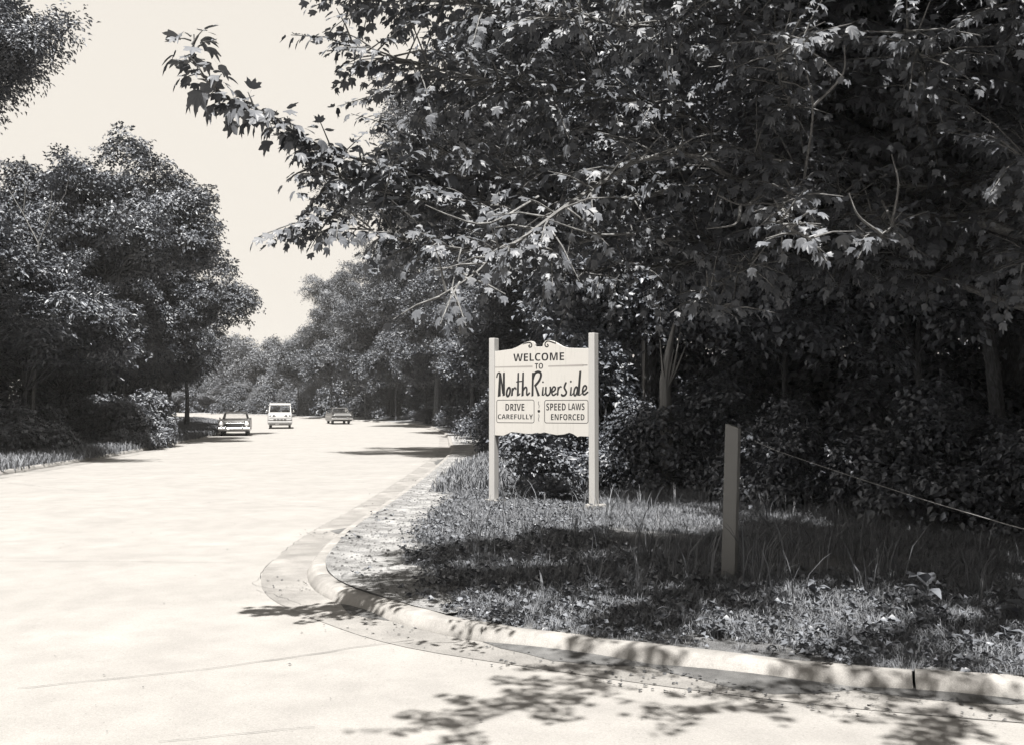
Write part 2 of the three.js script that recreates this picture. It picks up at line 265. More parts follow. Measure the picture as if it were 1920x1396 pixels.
// a whole tree at its own origin
function buildTree(o) {
  const r = RNG(o.seed), t = thing(o.name, o.label, 'tree', [o.x, o.y ?? rise(o.z), o.z], 0, o.group);
  const { h, rad, y0 } = o, tr = o.trunk ?? h * 0.018, cy = (y0 + h) / 2, ry = (h - y0) / 2, off = o.lean ?? [0, 0];
  const tp = [], n = 8; for (let i = 0; i <= n; i++) { const f = i / n; tp.push(V(off[0] * f * f * 0.8 + (r() - 0.5) * 0.25 * f * tr * 8, f * h * 0.82 - 0.3 * (i === 0), off[1] * f * f * 0.8 + (r() - 0.5) * 0.25 * f * tr * 8)); }
  const rad2 = tp.map((_, i) => tr * (1.0 - 0.82 * i / n) * (i === 0 ? 1.5 : 1)), parts = [taper(tp, rad2, 9)];
  const lobes = [], nl = Math.round((o.lobes ?? 34) * 1.5);
  for (let i = 0; i < nl; i++) {
    const d = rdir(r); if (d.y < -0.2) d.y *= -0.4 + r() * 0.8;
    const f = i < nl * 0.2 ? r() * 0.5 : 0.5 + r() * 0.5, R = rad * (0.13 + r() * 0.19) * (o.lobeScale ?? 1);
    const widen = 1 - 0.25 * Math.max(0, d.y), ragged = 0.8 + 0.4 * r();
    const c = V(off[0] + d.x * f * (rad - R * 0.6) * widen * ragged, cy + d.y * f * (ry - R * 0.5) * (0.9 + 0.2 * r()), off[1] + d.z * f * (rad - R * 0.6) * widen * ragged); lobes.push({ c, R });
    if (f > 0.55) for (let k = 0; k < 2; k++) { const e = rdir(r).multiplyScalar(0.8).add(d).normalize(); e.y = e.y * 0.7 + 0.1; lobes.push({ c: c.clone().addScaledVector(e, R * (0.95 + 0.45 * r())), R: R * (0.28 + 0.25 * r()) }); }
    if (i % 2 === 0) { const at = Math.min(n - 1, Math.max(2, Math.round(n * Math.min(0.95, (c.y - rad * 0.45) / (h * 0.82))))), s = tp[at], mid = s.clone().lerp(c, 0.5).add(V(0, rad * 0.10 * (r() - 0.3), 0)); parts.push(taper([s, mid, c], [rad2[at] * 0.5, rad2[at] * 0.33, 0.015], 5)); }
  }
  mesh('trunk', merge(parts), o.barkMat ?? M.bark, t);
  crownOf('crown', t, sprays[o.spray ?? 'broad'], o.leaf ?? M.leafMid, lobes, o.density ?? 24, o.size ?? 1, r, o.up);
  return t;
}
function buildShrub(o) {
  const r = RNG(o.seed), t = thing(o.name ?? 'shrub', o.label, o.category ?? 'shrub', [o.x, o.y ?? rise(o.z) + KH, o.z], 0, o.group), lobes = [], stems = [];
  for (let i = 0; i < (o.lobes ?? 14); i++) { const a = r() * 6.283, q = Math.sqrt(r()), R = o.w * (0.2 + 0.15 * r()), c = V(Math.cos(a) * q * o.w * 0.75, lerp(R * 0.35, o.h - R * 0.7, Math.pow(r(), 0.8)) * (1 - 0.45 * q * q), Math.sin(a) * q * (o.d ?? o.w) * 0.75); lobes.push({ c, R }); if (i % 2 === 0) stems.push(taper([V(c.x * 0.15, -0.2, c.z * 0.15), V(c.x * 0.5, c.y * 0.6, c.z * 0.5), c], [0.03, 0.02, 0.006], 5)); }
  mesh('stem', merge(stems), M.bark, t).userData.kind = 'stuff';
  crownOf('foliage', t, sprays[o.spray ?? 'bushy'], o.leaf ?? M.leafMid, lobes, o.density ?? 42, o.size ?? 1, r, o.up);
  return t;
}
const closeUp = { 'undergrowth shrubs in the woods': ['shaded undergrowth shrub in the dark woods behind the sign and timber post', 'undergrowth shrubs behind the sign'], 'shade trees in the woods behind the sign': ['dense shade tree in the dark woods close behind the sign', 'shade trees close behind the sign'] };
const alongRoad = { 'undergrowth shrubs in the woods': ['undergrowth shrub along the wooded kerb beyond the sign', 'undergrowth shrubs along the kerb beyond the sign'], 'young trees at the edge of the woods behind the sign': ['slim young tree lining the kerb beyond the sign', 'young trees along the kerb beyond the sign'], 'shade trees in the woods behind the sign': ['tall shade tree in the woods beyond the sign where the kerb curves', 'shade trees beyond the sign'] };
const atBend = { 'undergrowth shrubs in the woods': ['distant undergrowth shrub under the trees at the road bend', 'undergrowth shrubs at the road bend'] };
function copyOf(src, x, z, s, turn, label, group, y) { if (x > -8 && z > -45 && z < -5) [label, group] = closeUp[src.userData.group] ?? [label, group]; else if (x > -26 && z > -142 && x > -8 + (z + 45) * 0.2) [label, group] = alongRoad[src.userData.group] ?? [label, group]; else if (z < -142) [label, group] = atBend[src.userData.group] ?? [label, group];
  const c = src.clone(); c.name = numbered(src.name.replace(/_\d{3}$/, '')); c.position.set(x, y ?? rise(z), z); c.scale.set(s, s * 1.0, s); c.rotation.y = turn; c.userData = { ...src.userData, label, group }; scene.add(c); return c; }

// ---------------------------------------------------------------- woods across the road (left)
const oak = buildTree({ name: 'oak_tree', label: 'tall oak with rounded open crown rising above the woods across the road', seed: 21, x: -20.0, z: -51, h: 15.6, y0: 4.8, rad: 5.4, lobes: 46, spray: 'broad', density: 20, trunk: 0.32, lean: [0.8, 0] });
const oakEdge = buildTree({ name: 'oak_tree', label: 'spreading oak whose boughs reach out toward the road beyond the car', seed: 22, x: -21.6, z: -64, h: 13.0, y0: 2.6, rad: 4.6, lobes: 38, spray: 'broad', density: 20, trunk: 0.28, lean: [1.2, 0.4] });
buildTree({ name: 'oak_tree', label: 'oak leaning in over the near roadside with a bough against open sky', seed: 23, x: -18.6, z: -29, h: 15.8, y0: 7.6, rad: 4.8, lobes: 40, spray: 'fine', density: 26, trunk: 0.26, lean: [0.9, 0] });
buildTree({ name: 'elm_tree', label: 'low elm with layered drooping foliage behind the roadside bush', seed: 24, x: -18.6, z: -40, h: 7.6, y0: 1.6, rad: 3.9, lobes: 34, spray: 'droopy', density: 24, trunk: 0.14, up: 1.3 });
buildTree({ name: 'elm_tree', label: 'elm sapling with drooping leaves at the edge of the woods across the road', seed: 25, x: -18.8, z: -33.5, h: 7.9, y0: 2.0, rad: 3.1, lobes: 28, spray: 'droopy', density: 24, trunk: 0.12, up: 1.3 });
buildTree({ name: 'oak_tree', label: 'smaller dense oak behind the passing car on the far verge', seed: 26, x: -24.8, z: -80, h: 10.2, y0: 1.8, rad: 3.9, lobes: 32, spray: 'broad', density: 18, trunk: 0.2 });
const roundTree = buildTree({ name: 'round_tree', label: 'dense round tree standing in the woods across the road', seed: 27, x: -24, z: -57, h: 13, y0: 2.2, rad: 5.0, lobes: 34, spray: 'broad', density: 15, size: 1.15, group: 'trees filling the woods across the road' });
const tallTree = buildTree({ name: 'tall_tree', label: 'tall leafy tree standing deep in the woods across the road', seed: 28, x: -25.5, z: -42, h: 14, y0: 3.0, rad: 5.2, lobes: 36, spray: 'fine', density: 15, size: 1.3, group: 'tall trees deep in the woods across the road' });
{
  const r = RNG(90);
  for (const [x, z, s, k] of [[-26, -34, 0.95, 0], [-30, -48, 1.1, 1], [-26, -70, 0.95, 0], [-30, -62, 1.05, 1], [-30, -84, 0.95, 0], [-34, -96, 1.0, 1], [-38, -108, 1.0, 0], [-46, -120, 1.0, 1], [-33, -38, 1.1, 0], [-24, -26, 1.0, 1], [-50, -134, 1.0, 0], [-22, -45, 0.62, 0], [-21.5, -58, 0.6, 0], [-23.6, -72, 0.58, 0], [-38, -75, 1.1, 1], [-17.2, -20.5, 0.8, 0], [-23, -40, 0.95, 0], [-20.6, -45, 0.7, 1], [-22.6, -60, 0.75, 0], [-24.5, -75, 0.75, 1]])
    copyOf(k ? tallTree : roundTree, x, z, s, r() * 6.28, k ? tallTree.userData.label : roundTree.userData.label, k ? tallTree.userData.group : roundTree.userData.group);
}
const edgeElm = buildTree({ name: 'elm_tree', label: 'bushy elm with drooping leaves down to the ground at the wood edge across the road', seed: 29, x: -20.5, z: -48, h: 7.5, y0: 0.4, rad: 3.2, lobes: 30, spray: 'droopy', density: 22, trunk: 0.12, up: 1.2, group: 'edge elms of the woods across the road' });
{
  const r = RNG(95);
  for (const [x, z, s] of [[-19.5, -27, 1.1], [-22, -37, 1.2], [-22.5, -55, 1.15], [-23.6, -62, 1.1], [-25.5, -70, 1.2], [-28, -78, 1.1], [-30, -86, 1.15], [-33, -94, 1.15], [-37, -103, 1.2], [-42, -112, 1.2], [-49, -122, 1.3], [-57, -131, 1.3], [-24, -44, 1.3], [-26, -52, 1.4], [-29, -63, 1.4], [-33, -80, 1.5]]) copyOf(edgeElm, x, z, s, r() * 6.28, edgeElm.userData.label, edgeElm.userData.group);
}
// bare dead sapling in the left foreground woods
{
  const t = thing('bare_sapling', 'leafless pale sapling with forked twigs rising before the woods across the road', 'tree', [-19.0, rise(-41.5) + 0.1, -41.5]); t.scale.set(1.5, 1.5, 1.5);
  const g = [taper([V(0, -0.2, 0), V(0.05, 2.5, 0), V(0.1, 4.6, 0), V(0.12, 5.4, 0)], [0.06, 0.05, 0.04, 0.03], 6), taper([V(0.12, 5.4, 0), V(0.45, 6.1, 0.1), V(0.5, 6.8, 0.1)], [0.028, 0.02, 0.008], 5), taper([V(0.12, 5.4, 0), V(-0.3, 6.2, 0), V(-1.0, 7.4, 0.1)], [0.028, 0.02, 0.008], 5), taper([V(0.1, 4.6, 0), V(-0.5, 5.2, 0.1), V(-0.9, 5.6, 0.1)], [0.02, 0.014, 0.006], 5), taper([V(-0.3, 6.2, 0), V(-0.25, 6.9, 0), V(-0.5, 7.6, 0)], [0.016, 0.012, 0.005], 5), taper([V(0.45, 6.1, 0.1), V(0.9, 6.7, 0.2), V(1.0, 7.3, 0.2)], [0.015, 0.01, 0.005], 5)];
  mesh('trunk', merge(g), M.twig, t);
}
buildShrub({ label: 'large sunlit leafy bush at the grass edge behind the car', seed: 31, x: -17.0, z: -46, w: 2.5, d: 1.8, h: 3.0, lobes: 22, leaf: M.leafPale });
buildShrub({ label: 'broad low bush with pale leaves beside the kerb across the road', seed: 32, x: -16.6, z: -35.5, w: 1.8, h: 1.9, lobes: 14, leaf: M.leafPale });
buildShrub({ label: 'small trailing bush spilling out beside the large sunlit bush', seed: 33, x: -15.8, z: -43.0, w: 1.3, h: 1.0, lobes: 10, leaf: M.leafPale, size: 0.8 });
const under = buildShrub({ name: 'undergrowth_shrub', label: 'dark undergrowth shrub beneath the woods across the road from the sign', seed: 34, x: -20, z: -36, w: 2.8, h: 3.4, lobes: 18, spray: 'broad', density: 20, group: 'undergrowth shrubs in the woods' });
{
  const r = RNG(91);
  for (const [x, z, s] of [[-20, -30, 1], [-21, -42, 1.1], [-22, -50, 1.1], [-22.5, -56, 1.0], [-24, -62, 1.1], [-25.5, -68, 1], [-28, -76, 1.1], [-30, -84, 1.1], [-32, -91, 1.1], [-26, -36, 1.3], [-27, -46, 1.3], [-28, -56, 1.3], [-30, -66, 1.3], [-36, -98, 1.2], [-39, -106, 1.2], [-43, -114, 1.3], [-48, -123, 1.3], [-54, -131, 1.3]])
    copyOf(under, x, z, s, r() * 6.28, under.userData.label, under.userData.group);
}

// ---------------------------------------------------------------- trees at the bend and along the right side
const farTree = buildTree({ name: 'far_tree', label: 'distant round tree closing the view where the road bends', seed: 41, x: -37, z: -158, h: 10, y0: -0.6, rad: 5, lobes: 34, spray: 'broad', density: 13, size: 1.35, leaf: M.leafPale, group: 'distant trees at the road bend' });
{
  const r = RNG(92);
  for (const [x, z, s] of [[-44, -160, 0.95], [-32, -154, 0.95], [-29, -147, 1.05], [-50, -166, 1.0], [-58, -172, 1.05], [-38, -172, 1.25], [-26, -166, 1.5], [-48, -180, 1.35], [-35, -147.5, 0.42], [-39, -152, 0.5], [-44, -155, 0.5], [-30, -143, 0.45], [-50, -157, 0.55], [-56, -161, 0.55], [-64, -166, 0.6], [-66, -178, 1.2], [-26, -137, 0.5], [-75, -172, 0.8], [-33, -150, 0.6], [-47, -162, 0.7]]) copyOf(farTree, x, z, s, r() * 6.28, farTree.userData.label, farTree.userData.group);
}
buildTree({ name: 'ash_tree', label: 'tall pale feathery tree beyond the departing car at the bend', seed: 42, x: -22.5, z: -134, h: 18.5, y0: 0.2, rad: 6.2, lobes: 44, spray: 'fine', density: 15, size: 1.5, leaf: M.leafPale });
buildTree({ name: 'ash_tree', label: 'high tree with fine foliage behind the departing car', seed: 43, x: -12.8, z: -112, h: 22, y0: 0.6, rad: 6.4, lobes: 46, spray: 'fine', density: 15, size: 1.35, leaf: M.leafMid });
buildTree({ name: 'ash_tree', label: 'tall dense tree over the kerb beyond the sign with evenly layered foliage', seed: 44, x: -6.0, z: -86, h: 21, y0: 1.0, rad: 5.6, lobes: 50, spray: 'droopy', density: 18, size: 1.1, up: 1.1 });
buildTree({ name: 'ash_tree', label: 'leafy tree with low branches where the kerb curves', seed: 45, x: -1.6, z: -68, h: 15, y0: 1.2, rad: 4.6, lobes: 44, spray: 'broad', density: 18, size: 1 });
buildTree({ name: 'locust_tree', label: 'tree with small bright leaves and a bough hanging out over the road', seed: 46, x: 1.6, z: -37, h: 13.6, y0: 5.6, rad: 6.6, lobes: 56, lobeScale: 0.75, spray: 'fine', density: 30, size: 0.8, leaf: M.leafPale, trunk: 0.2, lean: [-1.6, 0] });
buildTree({ name: 'maple_tree', label: 'low spreading tree behind the left post of the sign', seed: 47, x: 1.4, z: -44, h: 8.2, y0: 1.2, rad: 3.6, lobes: 34, spray: 'broad', density: 22, size: 0.9, trunk: 0.14 });
const woodTree = buildTree({ name: 'woodland_tree', label: 'dense shade tree standing in the dark woods behind the sign', seed: 48, x: 5.4, z: -27, h: 14, y0: 1.4, rad: 5.2, lobes: 44, spray: 'broad', density: 20, size: 1, leaf: M.leafMid, group: 'shade trees in the woods behind the sign' });
const saplingTree = buildTree({ name: 'young_tree', label: 'slim young tree with low leaves at the edge of the woods behind the sign', seed: 49, x: 2.6, z: -24, h: 6.8, y0: 0.8, rad: 2.6, lobes: 26, spray: 'broad', density: 26, size: 0.8, trunk: 0.07, group: 'young trees at the edge of the woods behind the sign' });
{
  const r = RNG(93);
  for (const [x, z, s] of [[9.5, -20, 1], [13, -27, 1.05], [7.5, -36, 1.1], [15, -38, 1.1], [3.2, -52, 1.05], [10, -50, 1.1], [18, -52, 1.2], [0.5, -78, 1.0], [5, -64, 1.15], [12, -66, 1.2], [-1, -96, 1.2], [-6, -104, 1.2], [-10, -124, 1.2], [6, -88, 1.3], [20, -30, 1.15], [24, -42, 1.2], [11.5, -13.5, 0.95], [17, -19, 1.05], [12.5, -7.5, 0.9], [8.2, -12.2, 0.85], [26, -22, 1.1], [19, -9.5, 1], [8.8, -8.4, 0.72]]) copyOf(woodTree, x, z, s, r() * 6.28, woodTree.userData.label, woodTree.userData.group);
  for (const [x, z, s] of [[5.2, -20, 1.05], [7.6, -22, 1.1], [4.6, -31, 1.2], [0.6, -52, 1.1], [-1.2, -60, 1.1], [-3.4, -76, 1.1], [-5.4, -90, 1.1], [9, -16.5, 1.0], [6.3, -16.2, 0.9], [10.6, -23, 1.2], [-8.0, -97, 1.3], [0.6, -56, 1.4], [-0.2, -64, 1.4], [-1.4, -72, 1.4], [-3, -80, 1.5], [-4.6, -88, 1.5], [-11.5, -104, 1.4], [-15.5, -111, 1.4], [-20.5, -119, 1.4], [-26.5, -130, 1.4], [12, -30, 1.5], [6.5, -33, 1.4], [16, -34, 1.6], [3, -46, 1.4], [9, -42, 1.6]]) copyOf(saplingTree, x, z, s, r() * 6.28, saplingTree.userData.label, saplingTree.userData.group);
}
{
  const r = RNG(94);
  for (const [x, z, s] of [[1.2, -21.6, 0.45], [2.6, -20.6, 0.5], [3.7, -19.2, 0.6], [4.6, -16.6, 0.5], [5.6, -14.2, 0.55], [6.6, -11.8, 0.5], [7.4, -18, 0.8], [2.2, -29, 0.9], [5.6, -24, 0.9], [8.6, -27, 1], [11, -18.5, 0.9], [0.4, -36, 0.8], [4.2, -40, 1], [-0.4, -48, 0.7], [-1.4, -66, 0.8], [-3.6, -82, 0.8], [-6, -93, 0.8], [-9, -104, 0.9], [-13.5, -113, 1], [-18, -121, 1.0], [-24, -131, 1.0], [-29, -139, 1.0], [14, -24, 1.1], [13, -33, 1.2], [8, -44, 1.2], [17, -44, 1.3], [3, -58, 1.2], [10, -60, 1.3], [1, -88, 1.2], [9, -9.6, 0.6], [11, -11, 0.7], [14, -14, 0.9], [12, -45, 1.7], [16, -60, 1.8], [9.5, -34, 1.5], [20, -70, 1.9], [24, -60, 1.8], [6.5, -29, 1.4], [26, -50, 1.7], [19, -38, 1.6], [14, -52, 1.7], [7, -54, 1.6], [-12, -118, 1.5], [-8, -110, 1.5], [-4.5, -104, 1.5], [-1, -97, 1.5], [-16, -125, 1.6], [2, -94, 1.5], [-20, -130, 1.6], [-4, -120, 2], [-24, -140, 1.7], [4, -78, 1.6], [4, -68, 1.5], [-14, -134, 2], [8, -100, 2], [30, -36, 1.6], [22, -26, 1.5], [18, -16, 1.3], [24, -14, 1.4], [-40, -150, 1.2], [-45, -155, 1.3], [-51, -160, 1.4], [-57, -163, 1.4], [-64, -167, 1.5], [-71, -172, 1.5], [-34, -145, 1.2], [-38, -156, 1.6], [-48, -166, 1.7], [-58, -170, 1.8], [-68, -176, 1.8], [-80, -176, 1.6], [-30, -150, 1.6], [-86, -168, 1.5], [-74, -162, 1.2]])
    copyOf(under, x, z, s, r() * 6.28, under.userData.label, under.userData.group, rise(z) + KH + 0.1);
}
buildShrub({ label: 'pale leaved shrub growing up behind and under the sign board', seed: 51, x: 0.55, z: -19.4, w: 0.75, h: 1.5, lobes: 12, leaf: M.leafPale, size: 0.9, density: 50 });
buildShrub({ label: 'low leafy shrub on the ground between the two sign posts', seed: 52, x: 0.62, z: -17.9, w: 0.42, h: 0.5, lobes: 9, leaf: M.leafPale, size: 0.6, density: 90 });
buildShrub({ label: 'leafy spray showing above the right post of the sign', seed: 53, x: 1.7, z: -21, w: 0.8, h: 3.4, lobes: 12, size: 0.9, density: 40 });
// trunks that catch the light in the woods behind the sign
{
  const t = thing('split_trunk', 'splintered pale tree trunk leaning in the dark woods behind the sign', 'tree', [2.86, 0.3, -19.6]);
  const a = [taper([V(0.05, -0.4, 0), V(0.02, 0.9, 0), V(0.0, 1.9, 0), V(0.08, 2.5, 0.02), V(0.2, 3.1, 0.05)], [0.14, 0.12, 0.11, 0.07, 0.015], 9)];
  mesh('trunk', merge(a), M.paleWood, t);
  for (const [dx, h] of [[0.16, 2.5], [0.3, 2.9], [-0.1, 2.7], [0.4, 2.6]]) mesh('splinter', taper([V(0.02, 1.75, 0.05), V(dx * 0.5, 2.1, 0.08), V(dx, h, 0.06)], [0.045, 0.03, 0.006], 4), M.paleWood, t);
  const u = thing('tree_trunk', 'straight rough trunk with a sunlit strip in its colour in the woods behind the sign', 'tree', [2.9, 0.3, -22.4]);
  mesh('trunk', taper([V(0, -0.4, 0), V(0.05, 2, 0), V(-0.05, 4, 0), V(0.1, 7, 0.1), V(0.1, 10, 0.2)], [0.2, 0.17, 0.15, 0.13, 0.1], 10), M.bark, u);
  mesh('lit_strip', taper([V(-0.1, 1.6, 0.13), V(-0.08, 2.6, 0.13), V(-0.1, 3.4, 0.12)], [0.03, 0.055, 0.02], 5), M.paleWood, u);  // pale strip puts sunlight on the trunk by colour
  const w = thing('tree_trunk', 'thin trunk at the wood edge beyond the left sign post', 'tree', [-2.35, rise(-62), -62]);
  mesh('trunk', taper([V(0, -0.3, 0), V(0.05, 2.5, 0), V(0, 6, 0)], [0.2, 0.15, 0.12], 9), M.bark, w);
}
{
  const r = RNG(97);
  for (const [x, z, s] of [[9, 5, 1], [15, 3, 1.05], [5.5, 9, 1], [22, 1.5, 1.1], [11, 11, 1.1], [0.5, 13, 1]]) copyOf(woodTree, x, z, s, r() * 6.28, 'unseen street tree across the side road, added to shade the woods', 'added street trees shading the woods');  // unseen trees behind the camera, added to block sky light from the woods
}
buildTree({ name: 'tall_tree', label: 'tall straight tree rising behind the sign above the maple leaves', seed: 54, x: 1.9, z: -31, h: 18, y0: 6.5, rad: 4.6, lobes: 40, spray: 'broad', density: 20, trunk: 0.22 });
buildTree({ name: 'woodland_tree', label: 'leafy tree just behind the sign whose crown shades the right half of its board', seed: 55, x: 7.2, z: -15.4, h: 11.5, y0: 4.4, rad: 3.3, lobes: 34, spray: 'broad', density: 30, size: 0.8, trunk: 0.13, lean: [-2.7, 0.2] });
console.log('woods done');

// ---------------------------------------------------------------- the overhanging maple
function mapleLeaf(seed, bend) {
  const r = RNG(seed), lobes = [[0, 1], [0.62, 0.86], [1.35, 0.62]], outline = [];   // angle from tip, length
  const half = [[0.0, 1.0], [0.10, 0.84], [0.16, 0.80], [0.20, 0.70], [0.36, 0.60], [0.46, 0.72], [0.56, 0.80], [0.74, 0.88], [0.84, 0.74], [0.92, 0.66], [1.12, 0.55], [1.3, 0.60], [1.56, 0.64], [1.74, 0.50], [2.1, 0.40], [2.6, 0.30]];
  for (const [a, l] of half) outline.push([a, l * (0.95 + r() * 0.1)]);
  for (const [a, l] of half.slice(1).reverse()) outline.push([-a, l * (0.95 + r() * 0.1)]);
  const pos = [], idx = [], base = V(0, 0, 0.34);
  const put = (x, z) => { const q = Math.hypot(x, z - 0.3); pos.push(x, -bend * q * q * 0.55 + Math.abs(x) * 0.20 + 0.03 * Math.sin(x * 9 + seed) * q - bend * 0.25 * z * z, z); };
  put(0, 0.34);
  for (const [a, l] of outline) put(Math.sin(a) * l * 0.78, 0.34 + Math.cos(a) * l * 0.66);
  const n = outline.length; for (let i = 0; i < n; i++) idx.push(0, 1 + i, 1 + (i + 1) % n);
  // petiole
  const k = pos.length / 3; pos.push(-0.008, 0, 0.12, 0.008, 0, 0.12, 0.0, 0.02, -0.45); idx.push(k, k + 1, k + 2);
  const g = new THREE.BufferGeometry(); g.setAttribute('position', new THREE.Float32BufferAttribute(pos, 3)); g.setIndex(idx); g.computeVertexNormals(); return g;
}
const mapleGeo = [mapleLeaf(61, 0.4), mapleLeaf(62, 0.85), mapleLeaf(63, -0.3), mapleLeaf(64, 1.3), mapleLeaf(65, 0.6), mapleLeaf(66, 1.0)];
{
  const r = RNG(70), base = V(5.5, 0.2, -10.6), T = thing('maple_tree', 'big maple with broad lobed leaves overhanging the sign and the road corner', 'tree', base.toArray());
  const loc = (q) => V(...q).sub(base);
  const trunkPts = [[5.5, -0.3, -10.6], [5.5, 1.2, -10.5], [5.4, 2.4, -10.3], [5.3, 3.3, -10.1], [5.1, 5, -9.8], [4.7, 7, -9.5], [4.4, 9.5, -9.2]].map(loc);
  mesh('trunk', taper(trunkPts, [0.26, 0.2, 0.18, 0.17, 0.13, 0.1, 0.05], 12), M.bark, T);
  const limbs = [   // path, base radius, reach of side twigs, leafiness
    [[[2.8, 3.4, -9.7], [1.55, 3.6, -9], [0.39, 3.56, -8.6], [-0.54, 3.53, -8.2], [-1.07, 3.54, -7.8], [-1.58, 3.68, -7.5], [-1.82, 3.81, -7.3], [-2.05, 3.9, -7.2], [-2.17, 4.06, -7.1], [-2.2, 4.26, -7.1]], 0.062, 0.42, 1.0],
    [[[2.8, 3.5, -9.7], [1.23, 3.68, -8.1], [0.53, 3.25, -7.54], [0.147, 2.92, -7.18], [-0.21, 2.63, -6.9], [-0.46, 2.4, -6.62]], 0.062, 0.5, 0.42],
    [[[2.9, 3.1, -9.9], [1.07, 3.15, -8.8], [0.17, 2.97, -8.2], [-0.71, 2.92, -7.8], [-1.3, 3.1, -7.6], [-1.42, 3.0, -7.5]], 0.04, 0.55, 1.1],
    [[[2.85, 3.7, -9.8], [1.3, 4.23, -8.8], [0.17, 4.25, -8.3], [-0.5, 4.3, -8], [-1.2, 4.4, -7.8]], 0.05, 0.7, 1.0],
    [[[2.9, 4.5, -9.7], [1.05, 4.82, -8.6], [-0.1, 4.77, -8], [-1.25, 4.95, -7.8]], 0.045, 0.75, 1.0],
    [[[1.55, 3.6, -9], [0.6, 3.36, -8.5], [-0.45, 3.27, -8], [-1.03, 3.34, -7.8], [-1.5, 3.45, -7.6]], 0.03, 0.55, 1.1],
    [[[2.85, 3.8, -9.7], [2.09, 3.3, -7.8], [1.85, 2.95, -7.1], [1.95, 2.8, -6.8]], 0.035, 0.35, 0.55],
    [[[2.85, 4.0, -9.7], [2.09, 4.08, -7.9], [1.85, 4.17, -7.2], [1.95, 4.1, -6.8]], 0.035, 0.4, 0.7],
    [[[2.85, 3.5, -9.8], [1.9, 2.84, -8.8], [1.5, 2.6, -8.3], [1.6, 2.45, -8]], 0.03, 0.4, 0.5],
    [[[2.85, 3.4, -9.7], [2.98, 3.36, -8.8], [2.93, 3.07, -8.1], [2.6, 2.95, -7.7]], 0.03, 0.35, 0.5],
    [[[2.85, 3.6, -9.8], [1.4, 3.9, -10.2], [0.4, 4.0, -10], [-0.4, 4.0, -9.6], [-1.0, 4.1, -9.2]], 0.045, 0.8, 1],
    [[[2.85, 3.2, -9.8], [1.6, 3.1, -10.2], [0.6, 3.0, -10], [-0.1, 3.0, -9.6]], 0.035, 0.6, 0.9],
    [[[2.95, 5.2, -9.6], [1.4, 5.7, -9.6], [0.1, 5.9, -9.2], [-0.8, 5.9, -8.8]], 0.05, 0.95, 1.1],
    [[[2.95, 5.4, -9.6], [2.2, 5.7, -8.0], [1.4, 5.8, -6.6], [0.9, 5.5, -5.6]], 0.045, 0.85, 1.0],
    [[[2.95, 5.4, -9.6], [3.6, 5.8, -8.0], [3.9, 5.8, -6.6], [3.6, 5.3, -5.4]], 0.045, 0.9, 1.1],
    [[[2.95, 5.0, -9.6], [4.4, 5.5, -9.2], [5.6, 5.6, -8.8], [6.4, 5.3, -8.6]], 0.045, 0.9, 1.1],
    [[[2.9, 4.4, -9.6], [4.0, 4.6, -8.6], [5.0, 4.5, -7.6], [5.6, 4.2, -7.0]], 0.04, 0.8, 1.0],
    [[[2.9, 4.2, -9.6], [3.6, 4.3, -10.8], [4.6, 4.3, -11.8], [5.6, 4.1, -12.4]], 0.04, 0.9, 1.0],
    [[[3.1, 6.9, -9.4], [1.6, 7.6, -9.0], [0.4, 7.9, -8.6]], 0.045, 1.0, 1.1],
    [[[3.1, 6.9, -9.4], [3.0, 7.6, -7.6], [2.6, 7.8, -6.2]], 0.045, 1.0, 1.1],
    [[[3.1, 6.9, -9.4], [4.4, 7.6, -8.8], [5.6, 7.8, -8.0]], 0.045, 1.0, 1.1],
    [[[3.1, 6.5, -9.4], [3.2, 7.2, -11], [3.0, 7.6, -12.4]], 0.045, 1.0, 1.1],
    [[[3.1, 7.2, -9.4], [3.3, 8.6, -9.2], [3.2, 9.8, -9.0]], 0.04, 1.1, 1.2],
  ];
  limbs.push([[[2.2, 5.7, -8.0], [1.2, 5.6, -5.8], [0.3, 5.3, -4.2], [-0.4, 5.1, -3.4]], 0.03, 0.55, 0.9], [[[3.6, 5.8, -8.0], [2.9, 5.6, -5.4], [2.4, 5.3, -3.8], [2.1, 5.1, -3.2]], 0.03, 0.6, 0.9], [[[2.9, 5.4, -5.4], [1.6, 5.3, -4.2], [0.9, 5.2, -3.7]], 0.02, 0.5, 0.8],
    [[[2.6, 3.9, -9.9], [1.2, 4.4, -10.4], [0.0, 4.6, -10.2], [-0.9, 4.7, -9.8]], 0.04, 0.8, 1], [[[2.6, 3.3, -10.4], [1.4, 3.5, -11.2], [0.4, 3.6, -11.2]], 0.035, 0.8, 1], [[[3.4, 3.2, -9.4], [2.6, 3.6, -8.6], [1.9, 3.7, -8.2]], 0.03, 0.6, 0.8], [[[3.0, 4.6, -9.2], [2.0, 4.7, -8.2], [1.0, 4.5, -7.6], [0.2, 4.5, -7.4]], 0.035, 0.6, 0.9], [[[3.6, 4.2, -9.0], [3.2, 4.3, -8.0], [2.8, 4.4, -7.4]], 0.03, 0.6, 0.9], [[[4.8, 3.4, -9.4], [4.2, 3.6, -8.2], [3.6, 3.5, -7.4]], 0.03, 0.7, 1], [[[4.8, 4.2, -9.2], [4.2, 4.6, -8.0], [3.5, 4.6, -7.2]], 0.03, 0.7, 1], [[[4.9, 2.9, -9.6], [4.4, 3.0, -8.6], [3.9, 2.8, -8.0]], 0.025, 0.6, 0.9]);
